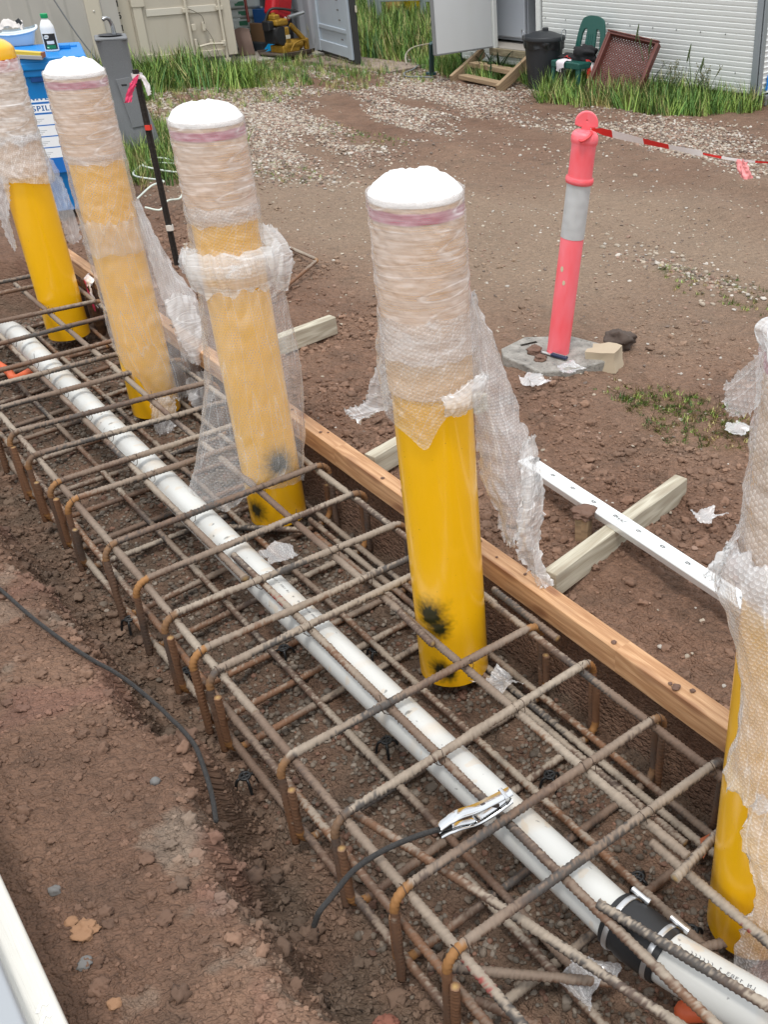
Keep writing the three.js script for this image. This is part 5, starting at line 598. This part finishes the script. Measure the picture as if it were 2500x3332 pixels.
solo('dead_branch', capped([[-10.95, .29, -6.95], [-11.12, .33, -7.05], [-11.3, .36, -7.2], [-11.47, .38, -7.42], [-11.54, .39, -7.74]], .011, 30, 6), mat(.36, .32, .26, { roughness: .9 }), 'pale dead branch lying in the grass beside the cabin door', 'branch');
// ---------------------------------------------------------------- white site cabin
const cabDir = V(-.984, 0, .175).normalize(), cabTurn = Math.atan2(-cabDir.z, cabDir.x);   // local +x runs left along the front, front faces +z' toward the camera
const cabW = mat(.76, .78, .76, { roughness: .4, map: tex(512, (u, v) => { const n = fbm(u * 4, v * 4, 3), d = Math.max(0, noise(u * 9, v * 2.4) - .4); const c = .97 + .05 * n; return [c - .05 * d, c - .05 * d, c - .08 * d]; }, { rep: [.5, .5] }) });
const cabin = thing('site_cabin', 'white portable cabin with horizontal ribbed siding and grey corner trim', 'cabin', [-6.58, 0, -8.08], cabTurn);
{ const g = cabin, n = V(.175, 0, .984), fl = cabTurn, sgn = Math.sign(V(0, 0, 1).applyAxisAngle(V(0, 1, 0), cabTurn).dot(n)); // outward = local z * sgn
  const o = sgn, y0 = .355, pitch = .047, H = 2.55, jR = 2.72, jL = 3.39;
  const sid = (x0, x1, ya, yb) => { const rows = Math.ceil((yb - ya) / pitch), prof = []; for (let k = 0; k < rows; k++) { const y = ya + k * pitch; prof.push([y, .0], [y + pitch * .18, .0055], [y + pitch * .80, .0075], [y + pitch * .90, .0]); } prof.push([yb, 0]); const pos = [], uv = [], idx = []; prof.forEach(([y, d]) => { pos.push(x0, y, d * o, x1, y, d * o); uv.push(x0, y, x1, y); }); for (let i = 0; i < prof.length - 1; i++) { const a = i * 2; idx.push(a, a + 1, a + 2, a + 1, a + 3, a + 2); } const G = new THREE.BufferGeometry(); G.setAttribute('position', new THREE.Float32BufferAttribute(pos, 3)); G.setAttribute('uv', new THREE.Float32BufferAttribute(uv, 2)); G.setIndex(idx); const q = G.toNonIndexed(); q.computeVertexNormals(); return q; };
  const cw = cabW.clone(); cw.side = THREE.DoubleSide;
  part('front_siding', sid(.03, jR - .045, y0, H), cw, g); part('front_siding', sid(jL + .02, 3.9, y0, H), cw, g); part('front_siding', sid(jR - .045, jL + .02, y0, .435), cw, g);
  part('end_siding', (() => { const s = sid(0, 2.4, y0, H); return s.rotateY(-o * PI / 2 * -1).translate(-.005, 0, 0); })(), cw, g);
  part('roof', bx(4.0, .06, 2.5, 1.95, H + .03, -o * 1.2, .01), cw, g); part('rear_wall', bx(3.9, H - y0, .04, 1.95, (H + y0) / 2, -o * 2.4, .005), cw, g); part('far_end_wall', bx(.04, H - y0, 2.4, 3.9, (H + y0) / 2, -o * 1.2, .005), cw, g); part('floor', bx(3.86, .06, 2.36, 1.95, .485, -o * 1.22, .005), mat(.40, .37, .33, { roughness: .8 }), g);
  part('corner_trim', merge([bx(.066, H - y0 + .01, .016, .034, (H + y0) / 2, .014 * o, .004), bx(.016, H - y0 + .01, .066, -.014, (H + y0) / 2, -.02 * o, .004)]), mat(.34, .38, .41, { roughness: .4, metalness: .5 }), g);
  part('door_jamb', bx(.055, H - .5, .06, jR - .0, (H + .52) / 2, .005 * o, .005), cabW, g); part('door_jamb', bx(.055, H - .5, .06, jL + .0, (H + .52) / 2, .005 * o, .005), cabW, g);
  part('door_sill_board', bx(jL - jR + .1, .075, .05, (jR + jL) / 2, .475, .02 * o, .006), mat(.60, .56, .46, { roughness: .7, map: greyWood.map }), g);
  const rv = []; const R = rng(3); for (let r = 0; r < 6; r++) for (let k = 0; k < 9; k++) rv.push(new THREE.SphereGeometry(.0075, 6, 5).translate(.25 + k * .28 + (r % 2) * .14, y0 + .19 + r * pitch * 7 - .012, .008 * o)); part('rivets', merge(rv), mat(.25, .26, .26), g);
  part('chassis', merge([bx(3.7, .12, .10, 1.95, .275, -o * .35, .006), bx(.12, .12, 1.9, .35, .275, -o * 1.2, .006)]), mat(.035, .036, .038, { roughness: .6 }), g); part('draw_foot', merge([bx(.22, .035, .08, .16, .318, -o * .06, .006, 0, 0, .35), bx(.16, .09, .08, .02, .30, -o * .12, .006)]), mat(.22, .22, .23, { roughness: .6, metalness: .3 }), g); part('blue_bracket', bx(.02, .075, .20, -.02, .305, -o * .25, .005), mat(.06, .13, .28, { roughness: .5 }), g);
  part('spray_mark', sheet([[[-.012, .52, -o * .16], [-.012, .52, -o * .19]], [[-.013, .44, -o * .14], [-.013, .44, -o * .19]], [[-.013, .38, -o * .11], [-.013, .38, -o * .18]]], { nu: 8, nv: 12, wr: 0, rag: .01 }), mat(.0, .20, .62, { roughness: .5, side: THREE.DoubleSide }), g);
  // open door leaf, hinged at jL, swung out toward the camera
  const dl = new THREE.Group(); dl.name = 'open_door'; dl.position.set(jL, 0, .035 * o); g.add(dl); { const a = V(-9.818 + 9.919, 0, -6.625 + 7.486).applyAxisAngle(V(0, 1, 0), -cabTurn); dl.rotation.y = -Math.atan2(a.z, a.x); }
  part('leaf', bx(.83, 1.98, .035, .435, 1.52, 0, .005), mat(.66, .68, .69, { roughness: .4, map: cabW.map }), dl); part('edge_trim', merge([bx(.02, 1.99, .045, .86, 1.52, 0, .004), bx(.84, .018, .045, .44, .528, 0, .004)]), mat(.30, .31, .32, { roughness: .4, metalness: .4 }), dl);
  part('scuffs', merge([[.5, .98], [.42, .74], [.22, .62], [.12, .85], [.2, .55]].map(([x, y], i) => new THREE.CircleGeometry(.006, 6).scale(.6, 1.8, 1).rotateZ(i).translate(x, y, .0182))), mat(.16, .15, .14), dl);
}
const cabAt = (s, y, off) => { const n = V(.175, 0, .984); return [-6.58 + cabDir.x * s + n.x * off, y, -8.08 + cabDir.z * s + n.z * off]; };
{ const g = thing('fridge', 'pale grey fridge standing inside the cabin doorway', 'fridge', cabAt(3.56, .515, -.62), cabTurn + PI); const fm = mat(.52, .56, .62, { roughness: .35 }); part('cabinet', bx(.60, 1.5, .5, .0, .77, -.06, .012), fm, g); part('door', bx(.60, 1.46, .05, .0, .79, .225, .015), fm, g); part('feet', merge([bx(.04, .03, .04, -.25, .012, .15, .005), bx(.04, .03, .04, .25, .012, .15, .005)]), mat(.05, .05, .05), g); }
{ const g = thing('cabin_steps', 'rough timber steps leading up to the cabin door', 'steps'); for (const z of [0, 1]) { const a = z ? [-8.99, .25, -6.80] : [-9.82, .25, -6.80], b = z ? [-9.22, .47, -7.43] : [-10.0, .47, -7.38]; part('stringer', beam(a, b, .04, .11, V(0, 1, 0), .005), stepWood, g); } part('tread', beam([-9.78, .285, -6.92], [-9.06, .285, -6.92], .12, .045, V(0, 1, 0), .006), stepWood, g); part('tread', beam([-9.92, .375, -7.16], [-9.12, .375, -7.16], .13, .05, V(0, 1, 0), .006), stepWood, g); }
{ const g = thing('door_prop_post', 'leaning dark teal steel post propped under the open cabin door', 'post'); const teal = mat(.025, .075, .085, { roughness: .45 }); part('post', beam([-10.30, .25, -6.86], [-10.02, .62, -6.70], .055, .03, V(1, 0, 0), .004), teal, g); part('foot', bx(.10, .03, .08, -10.31, .262, -6.86, .005), teal, g); part('post', beam([-10.56, .25, -7.5], [-10.5, .62, -7.45], .06, .03, V(1, 0, 0), .004), teal, g); }
// ---------------------------------------------------------------- rubbish bin, chair, clothes, crate
{ const g = thing('rubbish_bin', 'black ribbed plastic rubbish bin with wire-handled lid and bin bag', 'rubbish bin', [-8.80, .25, -7.28], .9); const K = mat(.022, .025, .029, { roughness: .45 }); const prof = lathe([[.0001, 0], [.165, 0], [.17, .01], [.20, .42], [.205, .46]], 72), p = prof.attributes.position; for (let i = 0; i < p.count; i++) { const x = p.getX(i), z = p.getZ(i), a = Math.atan2(z, x), r = Math.hypot(x, z), y = p.getY(i); if (r > .1 && y > .02 && y < .41) { const k = 1 + .014 * Math.sign(Math.sin(a * 18)); p.setX(i, x * k); p.setZ(i, z * k); } } prof.computeVertexNormals(); part('body', prof, K, g);
  part('lid', lathe([[.222, .46], [.226, .465], [.226, .495], [.215, .502], [.17, .512], [.10, .535], [.05, .545], [.0001, .547]], 48), K, g); part('lid_knob', bx(.06, .035, .05, .02, .558, -.02, .008), K, g); const wi = mat(.36, .38, .40, { roughness: .4, metalness: .6 }); for (const a of [.4, PI - .2]) part('wire_handle', tube([[Math.cos(a - .25) * .222, .47, Math.sin(a - .25) * .222], [Math.cos(a - .25) * .228, .55, Math.sin(a - .25) * .228], [Math.cos(a + .25) * .228, .55, Math.sin(a + .25) * .228], [Math.cos(a + .25) * .222, .47, Math.sin(a + .25) * .222]], .005, 24, 6), wi, g);
  part('bin_bag', ring((th, y) => .207 + .012 * Math.max(0, noise(th * 4, y * 20)) + .01 * noise(th * 9, y * 8), th => .385 + .03 * noise(th * 2, 4), .468, 60, 10), mat(.012, .013, .014, { roughness: .3, side: THREE.DoubleSide }), g); }
{ const g = thing('plastic_chair', 'dark green plastic garden chair with slotted back on the long grass', 'chair', [-8.36, .20, -7.36], .12); g.scale.setScalar(.9); const Gm = mat(.012, .085, .068, { roughness: .38 }); // local +z is the seat's front
  part('seat', bx(.42, .03, .40, 0, .385, .02, .014), Gm, g); part('seat_apron', merge([bx(.42, .06, .02, 0, .36, .21, .008), bx(.02, .06, .38, .205, .36, .02, .008), bx(.02, .06, .38, -.205, .36, .02, .008)]), Gm, g);
  const s = new THREE.Shape(); s.moveTo(-.215, 0); s.bezierCurveTo(-.205, .2, -.19, .33, -.15, .40); s.bezierCurveTo(-.1, .455, .1, .455, .15, .40); s.bezierCurveTo(.19, .33, .205, .2, .215, 0); s.lineTo(.16, 0);
  s.lineTo(-.16, 0); s.closePath(); const hl = (pts) => { const h = new THREE.Path(); pts.forEach(([x, y], i) => i ? h.lineTo(x, y) : h.moveTo(x, y)); s.holes.push(h); };
  hl([[-.16, .02], [-.075, .02], [-.062, .29], [-.075, .315], [-.115, .30], [-.14, .25]]); hl([[.16, .02], [.14, .25], [.115, .30], [.075, .315], [.062, .29], [.075, .02]]); for (const x of [-.03, 0, .03]) hl([[x - .006, .06], [x + .006, .06], [x + .006, .25], [x - .006, .25]]);
  part('backrest', new THREE.ExtrudeGeometry(s, { depth: .016, bevelEnabled: true, bevelThickness: .006, bevelSize: .005, bevelSegments: 2, curveSegments: 10 }).rotateX(-.24).translate(0, .39, -.19), Gm, g);
  for (const [x, z] of [[-.18, .19], [.18, .19], [-.18, -.17], [.18, -.17]]) part('leg', beam([x * 1.13, -.0, z * 1.15], [x, .38, z], .055, .035, V(0, 0, 1), .008), Gm, g);
  const J = thing('black_jacket', 'black jacket heaped on the green chair seat', 'jacket', [-8.36, .20, -7.36], .12); J.scale.setScalar(.9); const bk = mat(.012, .012, .014, { roughness: .85 }); part('jacket', jitter(new THREE.SphereGeometry(.12, 24, 18), .09, 13, 5).scale(1.15, .75, .9).translate(.10, .47, -.03), bk, J); part('sleeve', jitter(new THREE.SphereGeometry(.08, 16, 12), .06, 14, 7).scale(1.8, .45, .8).translate(-.06, .425, .05), bk, J); part('hanging_sleeve', bx(.09, .14, .03, -.02, .27, .235, .012), bk, J); 
  const w = thing('hi_vis_vest', 'crumpled red and white reflective vest hanging off the green chair', 'vest', [-8.36, .20, -7.36], .12); w.scale.setScalar(.9); const rm = mat(.66, .035, .035, { roughness: .6, side: THREE.DoubleSide }), wm = mat(.72, .66, .70, { roughness: .6, side: THREE.DoubleSide }); part('white_cloth', sheet([[[-.11, .41, .12], [-.05, .42, .13], [.02, .41, .12]], [[-.11, .40, .23], [-.05, .40, .24], [.01, .40, .23]], [[-.115, .30, .24], [-.05, .29, .25], [.005, .30, .24]]], { nu: 14, nv: 14, wr: .005, f: 20 }), wm, w); part('red_cloth', sheet([[[-.12, .42, .06], [-.08, .46, .05], [-.03, .43, .06]], [[-.11, .42, .12], [-.06, .44, .13], [0, .42, .12]]], { nu: 12, nv: 10, wr: .006, f: 30 }), rm, w); part('hanging_strip', sheet([[[.17, .42, .05], [.20, .44, .0], [.23, .43, -.04]], [[.20, .33, .06], [.225, .33, .02], [.24, .34, -.03]], [[.20, .22, .06], [.22, .21, .02], [.24, .23, -.02]]], { nu: 14, nv: 18, wr: .008, f: 26 }), mat(1, 1, 1, { map: rep(tapeTexRW, 9, 1), roughness: .6, side: THREE.DoubleSide }), w); }
{ // brown lattice tray leaning on the cabin
  const g = thing('lattice_tray', 'brown plastic bread tray with lattice base leaning on the cabin wall', 'tray'); const B = mat(.14, .045, .035, { roughness: .5 });
  const TL = V(-8.085, .79, -7.589), TR = V(-7.512, .735, -7.691), x = TR.clone().sub(TL).normalize(), dn = V(-7.99, .27, -7.28).sub(TL), zN = dn.clone().cross(x).normalize(), y = zN.clone().cross(x), W = .58, yl = .60, d = .07, A = TL.clone().addScaledVector(y, -yl); g.position.copy(A); g.quaternion.setFromRotationMatrix(new THREE.Matrix4().makeBasis(x, y, zN));
  part('rim', merge([bx(.03, yl, d, .0, yl / 2, d / 2, .006), bx(.03, yl, d, W, yl / 2, d / 2, .006), bx(W, .03, d, W / 2, yl, d / 2, .006), bx(W, .03, d, W / 2, 0, d / 2, .006), bx(W + .05, .012, .03, W / 2, yl + .012, d, .004), bx(.02, yl, .012, -.015, yl / 2, d, .004), bx(.02, yl, .012, W + .015, yl / 2, d, .004)]), B, g);
  const ls = []; const stp = .034; for (let k = -Math.ceil(yl / stp); k < (W + yl) / stp; k++) for (const s of [1, -1]) { const c = k * stp; let x0 = Math.max(0, s > 0 ? c : c - yl), x1 = Math.min(W, s > 0 ? c + yl : c); if (x1 - x0 < .01) continue; const f = q => s > 0 ? q - c : c - q; ls.push(beam([x0, f(x0), .008], [x1, f(x1), .008], .012, .008, V(0, 0, 1), .001)); } part('lattice', merge(ls), B, g); const sl = mat(.5, .46, .42); part('label_strip', merge([bx(.09, .022, .004, W * .25, yl - .002, d * .9, .001), bx(.13, .022, .004, W * .55, yl - .002, d * .9, .001), bx(.1, .022, .004, W * .83, yl - .002, d * .9, .001)].map(q => q.translate(0, .018, .006))), sl, g); }
// ---------------------------------------------------------------- grass and weeds
function blade(h, w, bend, seg = 4) { const pos = [], idx = [], uv = [], n = []; for (let i = 0; i <= seg; i++) { const t = i / seg, ww = w * (1 - t * t) * .5 + .0004, y = h * (t - .22 * bend * t * t), z = h * bend * .75 * t * t; pos.push(-ww, y, z, ww, y, z); uv.push(0, t, 1, t); n.push(-.25, .8, .55, .25, .8, .55); } for (let i = 0; i < seg; i++) { const a = i * 2; idx.push(a, a + 1, a + 2, a + 1, a + 3, a + 2); } const G = new THREE.BufferGeometry(); G.setAttribute('position', new THREE.Float32BufferAttribute(pos, 3)); G.setAttribute('normal', new THREE.Float32BufferAttribute(n, 3)); G.setAttribute('uv', new THREE.Float32BufferAttribute(uv, 2)); G.setIndex(idx); return G; }
const tuftGeos = [0, 1, 2, 3].map(s => { const R = rng(s + 60), g = []; for (let k = 0; k < 9; k++) g.push(blade(.55 + .55 * R(), .028 + .014 * R(), .15 + 1.55 * R() * R() + .3 * R()).rotateY(R() * TAU).translate((R() - .5) * .28, -.03, (R() - .5) * .28)); return merge(g); });
const grassMat = mat(1, 1, 1, { roughness: .55, side: THREE.DoubleSide, transmission: .25, thickness: 0, specularIntensity: .4 });
const greenPick = (dry) => (R) => { const v = .75 + .5 * R(), t = R(); return t < dry ? [.46 * v, .42 * v, .19 * v] : t < dry + .35 ? [.29 * v, .41 * v, .10 * v] : t < .9 ? [.14 * v, .27 * v, .07 * v] : [.10 * v, .20 * v, .07 * v]; };
function grass(n, seed, where, hgt, dry, label) { for (let s = 0; s < 4; s++) { const R = rng(seed * 10 + s), I = new THREE.InstancedMesh(tuftGeos[s], grassMat, n), M = new THREE.Matrix4(), q = new THREE.Quaternion(), c = new THREE.Color(), pick = greenPick(dry); let k = 0, tr = 0; while (k < n && tr++ < n * 60) { const p = where(R); if (!p) continue; const h = hgt(R, p[0], p[1]); q.setFromEuler(new THREE.Euler((R() - .5) * .75, R() * TAU, (R() - .5) * .75)); M.compose(V(p[0], Hg(p[0], p[1]), p[1]), q, V(Math.max(h, .075) * .9, h, Math.max(h, .075) * .9)); I.setMatrixAt(k, M); const cc = pick(R), br = seed === 7 ? 2.0 : 1.3; c.setRGB(cc[0] * br, cc[1] * br, cc[2] * br); I.setColorAt(k, c); k++; } I.count = k; I.name = numbered('grass'); scene.add(I); tag(I, label, null, null, 'stuff'); } }
const boxR = (R, x0, x1, z0, z1) => [lerp(x0, x1, R()), lerp(z0, z1, R())];
grass(420, 1, R => { const [x, z] = boxR(R, -12.55, -10.5, -6.6, -2.6); return R() < sst(-10.9, -11.5, x + .5 * noise(z * 2, 3) + (z < -4.9 ? -.55 : 0)) * (z < -5.6 ? .5 : 1) ? [x, z] : null; }, (R, x, z) => (z < -5.0 ? .12 : .30) * (.4 + 1.0 * R()), .2, 'long green grass along the foot of the container');
grass(300, 2, R => { const [x, z] = boxR(R, -11.6, -9.9, -6.9, -2.6); return R() < .5 + .5 * noise(x * 2, z * 2) ? [x, z] : null; }, (R) => .08 * (.4 + 1.0 * R()), .5, 'short patchy grass where the gravel meets the container grass');
grass(1100, 3, R => { const [x, z] = boxR(R, -16.5, -10.3, -10.6, -6.85); if (x > -12.2 && z > -7.0 + .08 * noise(x * 3, 2)) return null; if (x > -10.9 && z > -7.3) return null; if (x > -10.6 && z < -7.2) return null; return [x, z]; }, (R, x) => (x > -11.6 ? .2 : .34) * (.35 + 1.1 * R()), .22, 'long grass growing between the container and the cabin');
grass(330, 4, R => { const s = lerp(-.1, 2.75, R()), d = lerp(-.15, 1.15, R()), [x, , z] = cabAt(s, 0, d); const lim = .35 + .65 * sst(2.75, 1.6, s) * sst(-.1, .4, s) + .18 * noise(s * 3, 4); return d < lim ? [x, z] : null; }, (R) => .22 * (.35 + 1.1 * R()), .18, 'long grass against the cabin wall round the chair and tray');
grass(160, 5, R => boxR(R, -10.9, -9.3, -7.9, -7.0), R => .2 * (.5 + .8 * R()), .1, 'broad weedy grass round the cabin steps');
grass(330, 6, R => { const [x, z] = boxR(R, -9.9, -6.9, -3.7, -2.2); return R() < clamp(1.2 - 1.5 * Math.hypot((x + 8.6) / 1.6, (z + 2.9) / .85) + .5 * noise(x * 2, z * 2)) ? [x, z] : null; }, (R) => .17 * (.35 + 1.1 * R()), .25, 'grass round the foot of the grey fountain');
grass(150, 7, R => { const t = R(), c = t < .35 ? [-2.43, -2.75, .30, .2] : t < .5 ? [-2.70, -2.74, .2, .16] : t < .7 ? [-3.35, -4.03, .5, .2] : t < .85 ? [-7.3, -3.45, .5, .2] : [-8.1, -4.55, .8, .2]; const a = R() * TAU, r = Math.sqrt(R()); return [c[0] + Math.cos(a) * r * c[2] + .1 * (R() - .5), c[1] + Math.sin(a) * r * c[3]]; }, (R) => .026 * (.35 + 1.1 * R()), .3, 'thin patches of short grass in the trodden yard');
{ const wm = mat(.085, .12, .045, { roughness: .7 }), sm = mat(.20, .19, .10, { roughness: .8 }); const weed = (s, d, h, l, kind, seed) => { const p = cabAt(s, .25, d), g = thing('tall_weed', l, 'weed', p, 0, 'weeds against the cabin'); const R = rng(seed), st = [], lf = []; if (kind === 'seedhead') { for (let k = 0; k < 2; k++) { const lx = (R() - .5) * .3; st.push(tube([[0, 0, 0], [lx * .3, h * .5, .03], [lx, h * (.85 + .15 * k), .04]], .004, 20, 5)); lf.push(jitter(new THREE.SphereGeometry(.012, 8, 10), .004, 60, k).scale(.8, 7, .8).rotateZ(-.25).translate(lx * .98, h * (.8 + .15 * k), .04)); } for (let k = 0; k < 5; k++) lf.push(blade(h * .7, .016, .6 + .6 * R(), 6).rotateY(R() * TAU)); } else { const br = (a, dir, len, r, dep) => { const b = a.clone().addScaledVector(dir, len); st.push(rod(a.toArray(), b.toArray(), r, 5, r * .7)); if (dep > 0) for (let k = 0; k < 3; k++) br(a.clone().lerp(b, .45 + .27 * k), dir.clone().add(V((R() - .5) * 1.3, (R() - .3) * .6, (R() - .5) * .9)).normalize(), len * .55, r * .6, dep - 1); else lf.push(new THREE.SphereGeometry(.006, 5, 4).translate(b.x, b.y, b.z)); }; for (let k = 0; k < 3; k++) br(V((R() - .5) * .1, 0, 0), V((R() - .5) * .5, 1, (R() - .5) * .3).normalize(), h * .5, .005, 3); } part('stems', merge(st), wm, g); part('seed_heads', merge(lf), kind === 'seedhead' ? wm : sm, g); };
  weed(1.05, .3, .62, 'tall thin grass stem beside the brown tray', 'seedhead', 1); weed(.78, .3, .40, 'small branching weed in the middle of the cabin wall', 'branch', 2); weed(.36, .35, .42, 'large bushy dry weed near the cabin corner', 'branch', 3); weed(.46, .4, .5, 'grass with drooping seed heads beside the bushy weed', 'seedhead', 4);
  { const g = thing('broadleaf_weed', 'broad strappy leaved weed growing through the cabin steps', 'weed', [-9.75, .26, -7.2], 0); const lf = []; const R = rng(4); for (let k = 0; k < 26; k++) lf.push(blade(.22 + .14 * R(), .035, .7 + .6 * R(), 6).rotateY(R() * TAU).translate((R() - .5) * .5, 0, (R() - .5) * .22)); part('leaves', merge(lf), mat(.07, .15, .05, { roughness: .5, side: THREE.DoubleSide }), g); } }
// ---------------------------------------------------------------- shadows, render
scene.traverse(o => { if (o.isMesh) { o.castShadow = true; o.receiveShadow = true; } });
sun.castShadow = true;
renderer.render(scene, camera);
